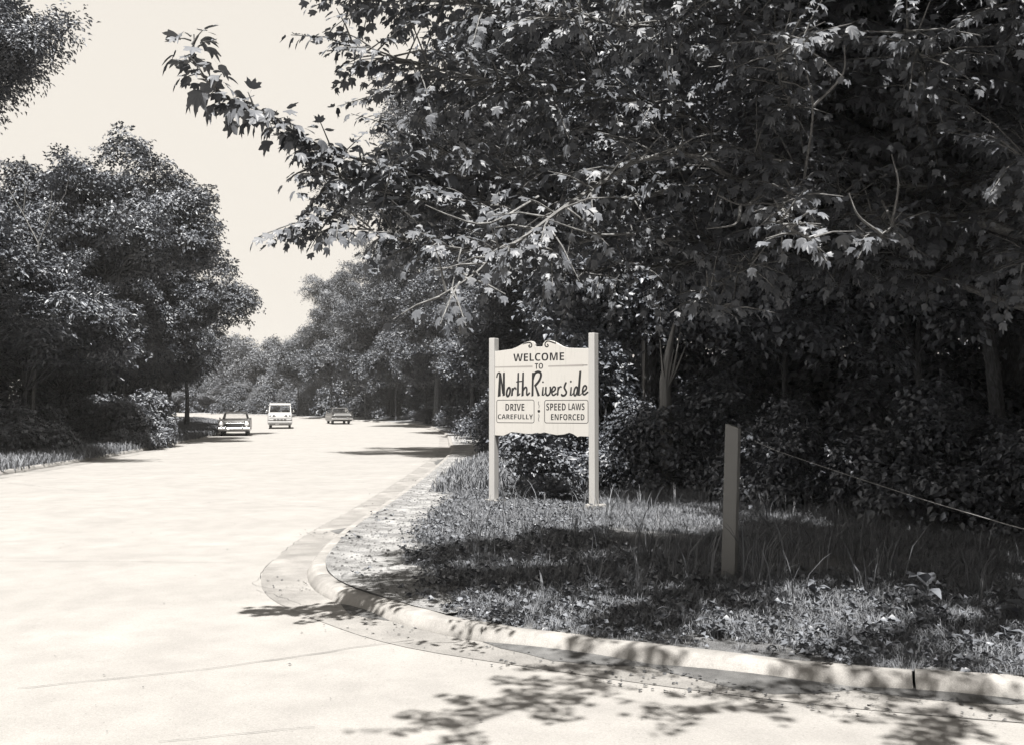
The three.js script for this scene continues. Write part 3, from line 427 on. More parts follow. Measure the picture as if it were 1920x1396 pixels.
  limbs.forEach((l, i) => { const [x, y, z] = l[0][0]; if (x > 2.4 && l[0][1][1] !== undefined && ![5, 23, 24, 25, 31, 32, 33].includes(i)) l[0].unshift([lerp(5.35, 4.6, sstep(y, 4, 7)), 2.6 + (y - 2.6) * 0.8 + 0.5 * Math.sin(i * 2.3), -10.0], [4.1 + 0.4 * Math.sin(i * 1.7), y + 0.25 * Math.sin(i * 3.1), z - 0.35 + 0.5 * Math.cos(i * 2.1)]); });
  const leaves = [], twigGeo = [];
  const addLeaf = (p, out, drop, rank, size) => {
    const dir = out.clone().add(V((r() - 0.5) * 0.9, -drop - r() * 0.55, (r() - 0.5) * 0.9)).normalize();
    let nor = V((r() - 0.5) * 0.8, 1, (r() - 0.5) * 0.8 + 0.15); nor.addScaledVector(dir, -nor.dot(dir)).normalize();
    const x = V().crossVectors(nor, dir).normalize(), m = new THREE.Matrix4().makeBasis(x, nor, dir), s = size * (0.62 + 0.6 * Math.pow(r(), 0.8));
    m.scale(V(s * (0.75 + 0.35 * r()), s * (0.7 + 1.1 * r()), s)); m.setPosition(p.x + dir.x * s * 0.45, p.y + dir.y * s * 0.45, p.z + dir.z * s * 0.45); leaves.push({ m, rank, v: Math.floor(r() * 6) });
  };
  limbs.forEach(([path, rad, reach, leafy], li) => {
    const c = new THREE.CatmullRomCurve3(path.map(loc), false, 'centripetal'), L = c.getLength(), n = Math.ceil(L / 0.18), pts = [];
    for (let i = 0; i <= n; i++) { const p = c.getPointAt(i / n); p.add(V(noise.noise(i * 0.4, li, 1), noise.noise(i * 0.4, li, 5), noise.noise(i * 0.4, li, 9)).multiplyScalar(0.05)); pts.push(p); }
    const rr = pts.map((_, i) => lerp(rad, 0.005, Math.pow(i / n, 0.8)));
    mesh('limb', taper(pts, rr, 7), li < 12 ? M.twig : M.bark, T);
    if (li === 0) for (let q = 0; q < 130; q++) { const f = 0.62 + 0.38 * Math.pow(r(), 0.9), p = c.getPointAt(f), a = r() * 6.283, o = V(Math.cos(a), 0.25 * Math.sin(a * 3), Math.sin(a)); addLeaf(p.addScaledVector(o, 0.03 + 0.10 * r()), o, 0.15 + 0.5 * r(), -100 - r(), 0.125); }
    const from = 0.14, step = li < 12 || li > 25 ? 0.03 : 0.04;
    for (let s = L * from; s < L; s += step) {
      const f = s / L, p = c.getPointAt(f), t = c.getTangentAt(f), near = li < 10;
      if (near && r() > 0.35 + 0.75 * leafy) continue;
      const narrow = (li === 0 && f > 0.8) ? 0.3 : 1, d = rdir(r).multiplyScalar(1).addScaledVector(t, 0.7); d.y = d.y * 0.7 + 0.12; d.normalize();
      const len = reach * narrow * (0.35 + 0.75 * r()), e = p.clone().addScaledVector(d, len); e.y -= len * len * 0.18;
      const mid = p.clone().lerp(e, 0.5); mid.y += len * 0.06; twigGeo.push(taper([p, mid, e], [0.009, 0.006, 0.003], 4, false));
      if (r() < 0.05 && near && f < 0.6) continue;                                     // a bare twig
      const nl = Math.max(2, Math.round(len / 0.052 * Math.min(1.15, leafy + 0.2)));
      for (let k = 0; k < nl; k++) { const q = 0.25 + 0.75 * (k + r()) / nl, a = p.clone().lerp(mid, Math.min(1, q * 2)).lerp(e, Math.max(0, q * 2 - 1)); const o = V().crossVectors(d, V(0, 1, 0)).normalize().multiplyScalar((k % 2 ? 1 : -1) * 0.8).addScaledVector(d, 0.6 + 0.6 * q); addLeaf(a, o, 0.35, (li === 0 && f > 0.55 ? -100 : 0) - a.z + (near ? 0 : 50), li === 0 ? 0.105 : li < 12 || li > 22 ? 0.08 : 0.125); }
    }
  });
  // bare forked twigs at the near side of the crown
  for (const path of [[[2.95, 3.35, -8.3], [2.8, 3.05, -7.7], [2.62, 2.93, -7.4]], [[2.62, 2.93, -7.4], [2.42, 3.05, -7.3], [2.36, 3.2, -7.3]], [[2.8, 3.05, -7.7], [2.78, 3.3, -7.5], [2.7, 3.5, -7.4]], [[2.3, 3.5, -8.2], [2.2, 3.9, -7.6], [2.1, 4.1, -7.4]], [[2.2, 3.9, -7.6], [2.36, 4.08, -7.4], [2.34, 4.25, -7.3]], [[1.9, 3.3, -7.8], [1.6, 3.12, -7.3], [1.4, 3.15, -7.1]], [[1.6, 3.12, -7.3], [1.52, 2.95, -7.1], [1.3, 2.9, -7.0]], [[0.9, 3.0, -7.8], [0.55, 2.92, -7.3], [0.25, 2.98, -7.1]], [[0.2, 3.3, -7.9], [-0.2, 3.02, -7.5], [-0.45, 3.05, -7.3], [-0.6, 3.1, -7.2]]])
    mesh('bare_twig', taper(new THREE.CatmullRomCurve3(path.map(loc)).getPoints(10), Array.from({ length: 11 }, (_, i) => 0.012 - i * 0.0008), 5), M.twig, T);
  const tw = mesh('twigs', merge(twigGeo), M.twig, T); tw.userData.kind = 'stuff';
  leaves.sort((a, b) => a.rank - b.rank);
  for (const l of leaves.slice(0, 300)) { const o = mesh('leaf', mapleGeo[l.v], M.leafNear, T); o.matrixAutoUpdate = false; o.matrix.copy(l.m); l.m.decompose(o.position, o.quaternion, o.scale); o.matrixAutoUpdate = true; }
  for (let v = 0; v < 6; v++) { const set = leaves.slice(300).filter((l) => l.v === v), o = new THREE.InstancedMesh(mapleGeo[v], M.leafNear, set.length), c = new THREE.Color(); set.forEach((l, i) => { o.setMatrixAt(i, l.m); const t = 0.8 + r() * 0.45; o.setColorAt(i, c.setRGB(t, t, t)); }); o.name = 'crown'; o.castShadow = o.receiveShadow = true; o.userData.kind = 'stuff'; T.add(o); }
  console.log('maple leaves', leaves.length);
}

// ---------------------------------------------------------------- the welcome sign
{
  const th = 30.5 * Math.PI / 180, a = V(-0.304, 0, -17.57), b = V(1.293, 0, -16.63), mid = a.clone().add(b).multiplyScalar(0.5), span = a.distanceTo(b), y = land(mid.x, mid.z, 3);
  const S = thing('welcome_sign', 'white painted wooden welcome sign on two square posts in the roadside grass', 'sign', [mid.x, y, mid.z], -th + 0.0);
  const pw = 0.105, pd = 0.15, ph = 2.74;
  for (const s of [-1, 1]) { const g = rbox(pw, ph + 0.3, pd, 0.008, s * span / 2, (ph - 0.3) / 2 + (s > 0 ? 0.02 : 0), 0); mesh('post', g, M.paint, S); const f = new THREE.CylinderGeometry(0.17, 0.2, 0.12, 14).translate(s * span / 2 + 0.03, 0.0, 0); const q = f.attributes.position; for (let i = 0; i < q.count; i++) q.setXYZ(i, q.getX(i) + 0.02 * noise.noise(q.getX(i) * 9, q.getZ(i) * 9, 1), q.getY(i) + 0.02 * noise.noise(q.getX(i) * 11, q.getZ(i) * 11, 4), q.getZ(i)); f.computeVertexNormals(); mesh('footing', f, M.kerb, S); }
  const W = span - pw, H = 1.385, yb = 1.13, zx = (X) => ((X - 220) / 1140 - 0.5) * W;
  const tv = (X, Y) => { const u = (X - 220) / 1140, t = 265 - 53 * u; return (Y - t) / (1300 - t); };      // 0 at the flat top edge, 1 at the foot
  const by = (X, Y) => yb + (1 - tv(X, Y)) * H;
  const top = [[220, 265], [330, 250], [430, 235], [500, 207], [560, 172], [620, 142], [665, 130], [700, 138], [718, 162], [720, 200], [812, 198], [818, 158], [850, 125], [885, 114], [950, 130], [1000, 160], [1060, 195], [1120, 209], [1240, 213], [1360, 212]];
  const foot = [[1360, 1300], [1255, 1296], [1225, 1307], [1175, 1272], [1130, 1255], [1060, 1278], [980, 1286], [900, 1272], [830, 1255], [785, 1270], [740, 1262], [680, 1276], [600, 1276], [500, 1263], [430, 1258], [370, 1285], [330, 1304], [220, 1300]];
  const sh = new THREE.Shape([...top, ...foot].map(([X, Y]) => new THREE.Vector2(zx(X), by(X, Y))).reverse());
  const g = new THREE.ExtrudeGeometry(sh, { depth: 0.035, bevelEnabled: true, bevelSize: 0.004, bevelThickness: 0.004, bevelSegments: 1, curveSegments: 4 });
  const ymin = yb - 0.03, ymax = yb + H + 0.2, pos = g.attributes.position, uv = g.attributes.uv;
  for (let i = 0; i < pos.count; i++) uv.setXY(i, pos.getX(i) / W + 0.5, (pos.getY(i) - ymin) / (ymax - ymin));
  // lettering, painted flat on the board
  const CW = 1536, CH = Math.round(CW * (ymax - ymin) / W), cv = document.createElement('canvas'); cv.width = CW; cv.height = CH; const c = cv.getContext('2d');
  c.fillStyle = '#e2dfda'; c.fillRect(0, 0, CW, CH);
  const rr = RNG(8);
  for (let i = 0; i < 260; i++) { const v = rr() < 0.5 ? 0 : 255; c.fillStyle = `rgba(${v},${v},${v},${0.012 + rr() * 0.02})`; const x = rr() * CW, w = 3 + rr() * 22; c.fillRect(x, rr() * CH, w, 40 + rr() * 340); }
  for (let i = 0; i < 70; i++) { c.fillStyle = `rgba(60,60,62,${0.1 + rr() * 0.25})`; c.beginPath(); c.arc(rr() * CW, rr() * CH, 1 + rr() * 2.2, 0, 7); c.fill(); }
  const k = CW / 1140, px = (X) => (X - 220) * k, py = (X, Y) => (ymax - by(X, Y)) / (ymax - ymin) * CH;
  const ink = '#1a1b1e';
  const text = (s, x0, x1, Y0, Y1, font = 'bold') => { const xm = (x0 + x1) / 2, yt = py(xm, Y0), yb2 = py(xm, Y1); c.font = `${font} 200px sans-serif`; const m = c.measureText(s), asc = m.actualBoundingBoxAscent; c.save(); c.translate(px(x0), yb2); c.scale((px(x1) - px(x0)) / m.width, (yb2 - yt) / asc); c.fillStyle = ink; c.fillText(s, 0, 0); c.restore(); };
  text('WELCOME', 452, 1076, 275, 373); text('TO', 715, 822, 402, 472); text('DRIVE', 346, 594, 906, 992); text('CAREFULLY', 252, 694, 1037, 1098); text('SPEED', 852, 1092, 893, 982); text('LAWS', 1112, 1310, 888, 974); text('ENFORCED', 905, 1310, 1024, 1100);
  const path = (pts, w, col = ink, close = false) => { c.strokeStyle = col; c.lineWidth = w * k * 1.55; c.lineCap = 'round'; c.lineJoin = 'round'; c.beginPath(); const P = pts.map(([X, Y]) => [px(X), py(X, Y)]); c.moveTo(...P[0]); for (let i = 1; i < P.length - 1; i++) c.quadraticCurveTo(P[i][0], P[i][1], (P[i][0] + P[i + 1][0]) / 2, (P[i][1] + P[i + 1][1]) / 2); c.lineTo(...P[P.length - 1]); if (close) c.closePath(); c.stroke(); };
  const stem = (X0, Y0, X1, Y1, a0, a1 = a0) => { const w0 = a0 * 1.5, w1 = a1 * 1.45; c.fillStyle = ink; c.beginPath(); c.moveTo(px(X0 - w0 / 2), py(X0, Y0)); c.lineTo(px(X0 + w0 / 2), py(X0, Y0 - 4)); c.lineTo(px(X1 + w1 / 2), py(X1, Y1 - 6)); c.lineTo(px(X1 - w1 / 2), py(X1, Y1 + 4)); c.closePath(); c.fill(); };
  const dot = (X, Y, R) => { c.fillStyle = ink; c.beginPath(); c.arc(px(X), py(X, Y), R * k, 0, 7); c.fill(); };
  const oval = (X, Y, rx, ry, w) => { c.strokeStyle = ink; c.lineWidth = w * k * 1.55; c.beginPath(); c.ellipse(px(X), py(X, Y), rx * k, ry * k, 0.22, 0, 7); c.stroke(); };
  path([[243, 580], [250, 540], [275, 522], [292, 545]], 11); stem(285, 532, 274, 822, 17, 26); stem(292, 540, 322, 780, 10, 16); stem(334, 525, 332, 812, 16, 22);
  oval(390, 762, 20, 48, 15);
  stem(440, 712, 434, 812, 12, 18); path([[440, 752], [462, 706], [482, 712], [484, 724]], 12);
  stem(514, 525, 508, 812, 13, 18); path([[508, 800], [520, 806], [534, 780]], 8); path([[494, 636], [525, 630], [556, 628]], 9);
  stem(574, 520, 566, 812, 14, 20); path([[570, 748], [598, 690], [622, 712], [616, 770], [622, 806], [650, 772]], 13);
  stem(694, 520, 688, 812, 15, 18); path([[694, 600], [706, 540], [742, 506], [786, 512], [796, 552], [772, 620], [722, 678]], 17); stem(722, 676, 766, 808, 12, 20);
  stem(818, 694, 810, 796, 11, 16); dot(816, 633, 10); path([[808, 796], [826, 800], [842, 770]], 7);
  path([[852, 700], [846, 770], [866, 806], [900, 780], [908, 720], [904, 696]], 13);
  path([[926, 756], [962, 736], [968, 700], [946, 684], [926, 712], [920, 772], [940, 802], [974, 774]], 12);
  stem(998, 690, 992, 798, 11, 15); path([[998, 730], [1016, 684], [1034, 690]], 11);
  path([[1090, 640], [1066, 690], [1082, 724], [1100, 756], [1080, 796], [1044, 800], [1040, 786]], 14);
  stem(1152, 690, 1144, 794, 11, 15); dot(1148, 622, 11); path([[1144, 792], [1158, 796], [1172, 770]], 7);
  oval(1204, 742, 18, 46, 13); stem(1259, 492, 1236, 794, 17, 20); path([[1234, 788], [1250, 796], [1272, 770]], 7);
  path([[1288, 750], [1326, 722], [1332, 682], [1310, 664], [1288, 698], [1282, 762], [1302, 790], [1342, 752]], 13);
  for (const [x0, x1, y0, y1] of [[243, 708, 860, 1142], [836, 1347, 853, 1137]]) { c.strokeStyle = ink; c.lineWidth = 7 * k; const R = 22 * k, A = px(x0), B = px(x1), t = py((x0 + x1) / 2, y0), d = py((x0 + x1) / 2, y1); c.beginPath(); c.roundRect(A, t, B - A, d - t, R); c.stroke(); }
  dot(766, 995, 16); path([[764, 875], [755, 900], [772, 925], [766, 955]], 5, '#6a6a6c'); path([[764, 1035], [772, 1060], [758, 1090], [768, 1120]], 5, '#6a6a6c');
  c.fillStyle = '#b3afab'; for (const [x0, x1, ya, yb3] of [[222, 690, 432, 460], [880, 1295, 408, 440]]) { c.beginPath(); c.moveTo(px(x0), py(x0, (ya + yb3) / 2 + 6)); c.lineTo(px(x1), py(x1, ya)); c.lineTo(px(x1), py(x1, yb3 - 4)); c.lineTo(px(x0), py(x0, yb3 + 8)); c.fill(); }
  path([[1290, 421], [1315, 420], [1338, 419]], 7, '#8b8886');
  path([[572, 166], [620, 150], [660, 146], [684, 172], [676, 204], [650, 208], [642, 190], [656, 180]], 9); path([[966, 154], [920, 138], [880, 122], [846, 142], [838, 182], [862, 204], [884, 188], [872, 168]], 9);
  const map = new THREE.CanvasTexture(cv); map.colorSpace = THREE.SRGBColorSpace;
  mesh('board', g.translate(0, 0, 0.012), [std({ map, roughness: 0.5, color: new THREE.Color(0.58, 0.58, 0.58) }), M.paint], S);
}
console.log('sign done');
// short timber post and fence wire
{
  const z = -9.63, x = 1.98, P = thing('timber_post', 'short weathered wooden post standing in the shaded grass', 'post', [x, land(x, z, 3) - 0.02, z], -0.5); P.rotation.z = -0.035;
  const g = rbox(0.125, 1.75, 0.09, 0.006, 0, 0.575, 0), p = g.attributes.position; for (let i = 0; i < p.count; i++) if (p.getY(i) > 1.4) p.setY(i, p.getY(i) - (p.getX(i) + 0.06) * 0.30); g.computeVertexNormals(); mesh('shaft', g, M.postWood, P);
  tag(mesh('fence_wire', taper([[3.6, 1.22, -15.6], [3.49, 1.15, -14], [3.42, 1.1, -12.4], [3.35, 1.06, -11], [3.28, 1.02, -9.5], [3.29, 0.965, -8.2], [3.38, 0.91, -7.2], [3.5, 0.86, -6.2], [3.62, 0.85, -5.3]].map((q) => V(...q)), Array(9).fill(0.0035), 6), M.wire), 'thin slack fence wire drooping through the dark undergrowth', 'wire');
}

// ---------------------------------------------------------------- vehicles (each faces +z at its own origin)
function sideExtrude(pts, width, bevel, round = 0) { const s = new THREE.Shape(); pts.forEach(([z, y], i) => i ? s.lineTo(z, y) : s.moveTo(z, y)); const g = new THREE.ExtrudeGeometry(s, { depth: width - 2 * bevel, bevelEnabled: true, bevelSize: bevel, bevelThickness: bevel, bevelSegments: 3, curveSegments: 6 }); g.translate(0, 0, -(width - 2 * bevel) / 2).rotateY(-Math.PI / 2); return g; }
function pane(a, b, c, d, t = 0.006) { const n = V().crossVectors(b.clone().sub(a), d.clone().sub(a)).normalize().multiplyScalar(0); const g = new THREE.BufferGeometry(); g.setAttribute('position', new THREE.Float32BufferAttribute([a, b, c, d].flatMap((q) => q.toArray()), 3)); g.setAttribute('uv', new THREE.Float32BufferAttribute([0, 0, 1, 0, 1, 1, 0, 1], 2)); g.setIndex([0, 1, 2, 0, 2, 3]); g.computeVertexNormals(); return g; }
function wheels(T, xs, zs, R, w) { for (const z of zs) for (const s of [-1, 1]) { const wh = mesh('wheel', new THREE.TorusGeometry(R - w * 0.42, w * 0.5, 10, 24).rotateY(Math.PI / 2).translate(s * xs, R, z), M.rubber, T); mesh('rim', new THREE.CylinderGeometry(R * 0.55, R * 0.55, w * 0.7, 18).rotateZ(Math.PI / 2).translate(s * xs, R, z), M.chrome, wh); } }
const bar = (a, b, w, d) => { const L = a.distanceTo(b), g = rbox(w, L, d, Math.min(w, d) * 0.3); g.applyQuaternion(new THREE.Quaternion().setFromUnitVectors(Y0, b.clone().sub(a).normalize())); const m = a.clone().add(b).multiplyScalar(0.5); return g.translate(m.x, m.y, m.z); };
function cabin(T, paint, o) {     // open greenhouse: roof, pillars and panes
  const { f0, f1, r0, r1, y0, y1, w0, w1 } = o, q = (s, z, y, w) => V(s * w, y, z);
  const roof = sideExtrude([[f1 + 0.1, y1 - 0.02], [f1 - 0.1, y1 + 0.035], [(f1 + r1) / 2, y1 + 0.06], [r1 + 0.1, y1 + 0.035], [r1 - 0.1, y1 - 0.02]], w1 * 2 + 0.08, 0.03); mesh('roof', roof, paint, T);
  for (const s of [-1, 1]) { mesh('pillar', merge([bar(q(s, f0, y0, w0), q(s, f1, y1, w1), 0.06, 0.08), bar(q(s, r0, y0, w0), q(s, r1, y1, w1), 0.07, 0.16), bar(q(s, (f1 + r1) / 2, y0, w0), q(s, (f1 + r1) / 2, y1, w1), 0.05, 0.06)]), paint, T); mesh('side_window', pane(q(s, f0 - 0.04, y0, w0 - 0.01), q(s, f1, y1, w1 - 0.01), q(s, r1, y1, w1 - 0.01), q(s, r0 + 0.04, y0, w0 - 0.01)), M.glass, T); }
  mesh('windscreen', pane(q(-1, f0, y0, w0 - 0.04), q(1, f0, y0, w0 - 0.04), q(1, f1, y1, w1 - 0.04), q(-1, f1, y1, w1 - 0.04)), M.glass, T);
  mesh('rear_window', pane(q(1, r0, y0, w0 - 0.04), q(-1, r0, y0, w0 - 0.04), q(-1, r1, y1, w1 - 0.04), q(1, r1, y1, w1 - 0.04)), M.glass, T);
  mesh('seat', merge([rbox(w0 * 1.8, 0.18, 0.16, 0.05, 0, y0 - 0.02, (f1 + r1) / 2 + 0.1), rbox(w0 * 1.8, 0.16, 0.18, 0.05, 0, y0 - 0.02, r1 + 0.05)]), M.seat, T);
}
{ // oncoming sedan
  const T = thing('sedan_car', 'two-tone fifties sedan driving toward us with chrome bumper and hooded headlights', 'car', [-17.5, rise(-66.5), -66.5], 12.5 * Math.PI / 180), body = paintOf(0.12), dk = paintOf(0.06);
  mesh('body', sideExtrude([[2.42, 0.42], [2.5, 0.6], [2.46, 0.80], [2.2, 0.86], [1.2, 0.95], [-1.4, 0.96], [-2.3, 0.92], [-2.5, 0.78], [-2.5, 0.45], [-2.2, 0.34], [2.2, 0.34]], 1.86, 0.08), body, T);
  mesh('hood', sideExtrude([[2.44, 0.82], [2.3, 0.90], [1.1, 1.0], [1.1, 0.9], [2.3, 0.8]], 1.22, 0.03), body, T);
  for (const s of [-1, 1]) {
    mesh('fender', sideExtrude([[2.56, 0.62], [2.56, 0.86], [2.3, 0.93], [1.0, 0.98], [0.6, 0.96], [0.6, 0.5], [2.2, 0.5]], 0.36, 0.05).translate(s * 0.76, 0, 0), dk, T);
    const hl = mesh('headlight', new THREE.SphereGeometry(0.145, 16, 10, 0, 6.283, 0, 1.2).rotateX(Math.PI / 2).translate(s * 0.75, 0.735, 2.54), M.lens, T);
    mesh('trim_ring', new THREE.TorusGeometry(0.15, 0.022, 8, 20).translate(s * 0.75, 0.735, 2.62), M.chrome, hl);
    mesh('fin', sideExtrude([[-0.8, 0.95], [-2.5, 1.06], [-2.5, 0.9]], 0.1, 0.02).translate(s * 0.86, 0, 0), dk, T);
    mesh('side_mirror', merge([cyl(0.01, 0.01, 0.12, 6, s * 0.9, 1.0, 0.95), new THREE.SphereGeometry(0.05, 10, 8).translate(s * 0.92, 1.07, 0.95)]), M.chrome, T);
  }
  mesh('grille', box(1.15, 0.2, 0.04, 0, 0.65, 2.58), M.dark, T); mesh('grille_bar', rbox(1.2, 0.04, 0.05, 0.012, 0, 0.775, 2.55), M.chrome, T);
  mesh('front_bumper', merge([rbox(1.96, 0.17, 0.16, 0.06, 0, 0.45, 2.66), rbox(0.1, 0.24, 0.1, 0.04, 0.5, 0.47, 2.73), rbox(0.1, 0.24, 0.1, 0.04, -0.5, 0.47, 2.73)]), M.chrome, T);
  mesh('licence_plate', box(0.3, 0.13, 0.012, -0.25, 0.44, 2.79), M.plate, T);
  cabin(T, paintOf(0.07), { f0: 1.05, f1: 0.5, r0: -1.45, r1: -0.85, y0: 0.97, y1: 1.38, w0: 0.76, w1: 0.64 });
  wheels(T, 0.74, [1.55, -1.45], 0.35, 0.2); mesh('aerial', taper([V(0.05, 1.42, 0.2), V(0.05, 1.9, 0.15), V(0.06, 2.2, 0.1)], [0.007, 0.005, 0.004], 5), M.chrome, T);
  mesh('underbody', box(1.5, 0.1, 4.2, 0, 0.34, 0), M.dark, T);
}
{ // van
  const T = thing('panel_van', 'white flat-fronted van following the sedan down the road', 'van', [-18.55, rise(-84), -84], 12 * Math.PI / 180), body = paintOf(0.29), dim = paintOf(0.07);
  mesh('body', sideExtrude([[2.05, 0.48], [2.12, 0.7], [2.04, 0.94], [1.94, 1.08], [1.8, 1.1], [-1.96, 1.1], [-2.02, 0.6], [-1.9, 0.42], [1.9, 0.42]], 1.88, 0.17), body, T);
  mesh('roof', sideExtrude([[1.6, 1.85], [1.42, 1.91], [1.0, 1.94], [-1.6, 1.94], [-1.95, 1.88], [-2.0, 1.84]], 1.66, 0.05), body, T);
  for (const s of [-1, 1]) {
    mesh('pillar', merge([bar(V(s * 0.83, 1.2, 1.9), V(s * 0.77, 1.84, 1.58), 0.09, 0.1), bar(V(s * 0.85, 1.2, 0.95), V(s * 0.79, 1.86, 0.85), 0.06, 0.1)]), body, T);
    mesh('side_panel', pane(V(s * 0.87, 1.2, 0.95), V(s * 0.80, 1.85, 0.85), V(s * 0.80, 1.85, -1.95), V(s * 0.87, 1.2, -2.0)), body, T);
    mesh('side_window', pane(V(s * 0.85, 1.22, 1.88), V(s * 0.78, 1.82, 1.56), V(s * 0.79, 1.84, 0.85), V(s * 0.86, 1.22, 0.95)), M.glass, T);
    mesh('headlight', new THREE.SphereGeometry(0.1, 14, 8, 0, 6.283, 0, 1.2).rotateX(Math.PI / 2).translate(s * 0.62, 0.98, 2.17), M.lens, T);
    mesh('headlight_panel', new THREE.SphereGeometry(0.2, 18, 10).scale(1.25, 0.6, 0.2).translate(s * 0.56, 0.98, 2.2), dim, T);
    mesh('side_mirror', merge([bar(V(s * 0.9, 1.2, 1.6), V(s * 1.02, 1.32, 1.6), 0.02, 0.02), new THREE.SphereGeometry(0.09, 12, 8).scale(0.8, 1, 0.4).translate(s * 1.03, 1.36, 1.6)]), M.chrome, T);
    mesh('turn_light', new THREE.SphereGeometry(0.05, 10, 8).translate(s * 0.78, 0.66, 2.08), M.plate, T);
  }
  mesh('windscreen', pane(V(-0.8, 1.22, 1.95), V(0.8, 1.22, 1.95), V(0.74, 1.85, 1.6), V(-0.74, 1.85, 1.6)), M.glass, T);
  mesh('rear_window', pane(V(0.79, 1.24, -2.0), V(-0.79, 1.24, -2.0), V(-0.73, 1.82, -1.96), V(0.73, 1.82, -1.96)), M.glass, T);
  mesh('seat', merge([rbox(0.55, 0.5, 0.14, 0.05, -0.42, 1.2, 0.7), rbox(0.55, 0.5, 0.14, 0.05, 0.42, 1.2, 0.7)]), M.seat, T);
  mesh('cowl_line', rbox(1.6, 0.03, 0.05, 0.008, 0, 0.82, 2.25), dim, T);
  for (let i = 0; i < 4; i++) mesh('grille_slot', rbox(0.21, 0.11, 0.06, 0.02, -0.39 + i * 0.26, 0.7, 2.27), M.dark, T);
  mesh('front_bumper', rbox(1.86, 0.17, 0.13, 0.05, 0, 0.5, 2.22), body, T); mesh('licence_plate', box(0.3, 0.12, 0.012, -0.2, 0.36, 2.2), M.plate, T);
  mesh('front_valance', box(1.5, 0.14, 0.04, 0, 0.36, 2.05), M.dark, T);
  wheels(T, 0.74, [1.35, -1.15], 0.34, 0.19); mesh('underbody', box(1.5, 0.1, 3.6, 0, 0.42, 0), M.dark, T);
}
{ // departing car
  const T = thing('finned_car', 'dark finned car seen from behind driving away beneath the trees', 'car', [-16.2, rise(-98), -98], Math.PI + 17 * Math.PI / 180), body = paintOf(0.03), top = paintOf(0.045);
  mesh('body', sideExtrude([[2.45, 0.42], [2.5, 0.8], [2.2, 0.9], [1.1, 0.97], [-1.4, 0.97], [-2.45, 0.90], [-2.56, 0.76], [-2.5, 0.42], [-2.2, 0.34], [2.2, 0.34]], 1.86, 0.08), body, T);
  mesh('boot_lid', sideExtrude([[-1.3, 0.98], [-2.4, 0.95], [-2.55, 0.80], [-2.4, 0.8], [-1.3, 0.9]], 1.3, 0.03), top, T);
  for (const s of [-1, 1]) {
    mesh('fin', sideExtrude([[-0.6, 0.96], [-2.6, 1.10], [-2.52, 0.7], [-0.6, 0.7]], 0.2, 0.05).translate(s * 0.84, 0, 0), top, T);
    mesh('tail_light', new THREE.SphereGeometry(0.09, 12, 8).scale(1.4, 0.8, 0.5).translate(s * 0.72, 0.78, -2.58), M.plate, T);
    mesh('headlight', new THREE.SphereGeometry(0.1, 12, 8).scale(1, 1, 0.4).translate(s * 0.74, 0.74, 2.5), M.lens, T);
    mesh('side_trim', rbox(0.02, 0.06, 4.2, 0.008, s * 0.94, 0.66, -0.2), M.chrome, T);
    mesh('side_mirror', new THREE.SphereGeometry(0.07, 10, 8).translate(s * 0.96, 1.06, 0.95), M.chrome, T);
  }
  mesh('tail_panel', box(1.15, 0.2, 0.03, 0, 0.70, -2.555), M.dark, T); mesh('licence_plate', box(0.32, 0.14, 0.015, 0, 0.74, -2.6), M.plate, T);
  mesh('rear_bumper', merge([rbox(1.98, 0.17, 0.16, 0.06, 0, 0.48, -2.66), rbox(0.12, 0.22, 0.1, 0.04, 0.55, 0.5, -2.72), rbox(0.12, 0.22, 0.1, 0.04, -0.55, 0.5, -2.72)]), M.chrome, T);
  cabin(T, top, { f0: 1.05, f1: 0.45, r0: -1.5, r1: -0.9, y0: 0.98, y1: 1.42, w0: 0.76, w1: 0.64 });
  wheels(T, 0.74, [1.55, -1.45], 0.35, 0.2); mesh('underbody', box(1.5, 0.1, 4.2, 0, 0.34, 0), M.dark, T);
}
console.log('cars done');

// ---------------------------------------------------------------- grass, weeds, litter
function tuft(seed, n, spread, h, w, lean = 0.6) {
  const r = RNG(seed), o = { pos: [], col: [], idx: [] };
  for (let i = 0; i < n; i++) {
    const a = r() * 6.283, q = Math.sqrt(r()) * spread, x = Math.cos(a) * q, z = Math.sin(a) * q, b = r() * 6.283, l = lean * (0.2 + r()), H = h * (0.5 + 0.7 * r()), W = w * (0.7 + 0.6 * r()), dx = Math.cos(b), dz = Math.sin(b), sx = -dz * W / 2, sz = dx * W / 2, k = o.pos.length / 3, t = 0.7 + r() * 0.6;
    const P = (f, s) => o.pos.push(x + dx * l * H * f * f + sx * s, H * (f - 0.25 * l * f * f * f), z + dz * l * H * f * f + sz * s);
    P(0, -1); P(0, 1); P(0.5, -0.9); P(0.5, 0.9); P(0.8, -0.6); P(0.8, 0.6); P(1, 0); for (let j = 0; j < 7; j++) o.col.push(t, t, t);
    o.idx.push(k, k + 1, k + 3, k, k + 3, k + 2, k + 2, k + 3, k + 5, k + 2, k + 5, k + 4, k + 4, k + 5, k + 6);
  }
  return finish(o);
}
function field(name, geo, m, label, places) {
  const o = new THREE.InstancedMesh(geo, m, places.length), c = new THREE.Color();
  places.forEach(([x, y, z, s, t, sy], i) => { o.setMatrixAt(i, new THREE.Matrix4().compose(V(x, y, z), Q.setFromEuler(new THREE.Euler((t - 0.5) * 0.3, t * 40, 0)), V(s, s * (sy ?? 1), s))); const k = 0.75 + 0.5 * ((t * 7.7) % 1); o.setColorAt(i, c.setRGB(k, k, k)); });
  o.name = numbered(name); o.castShadow = o.receiveShadow = true; scene.add(o); return stuff(o, label, name.replace(/_/g, ' '));
}
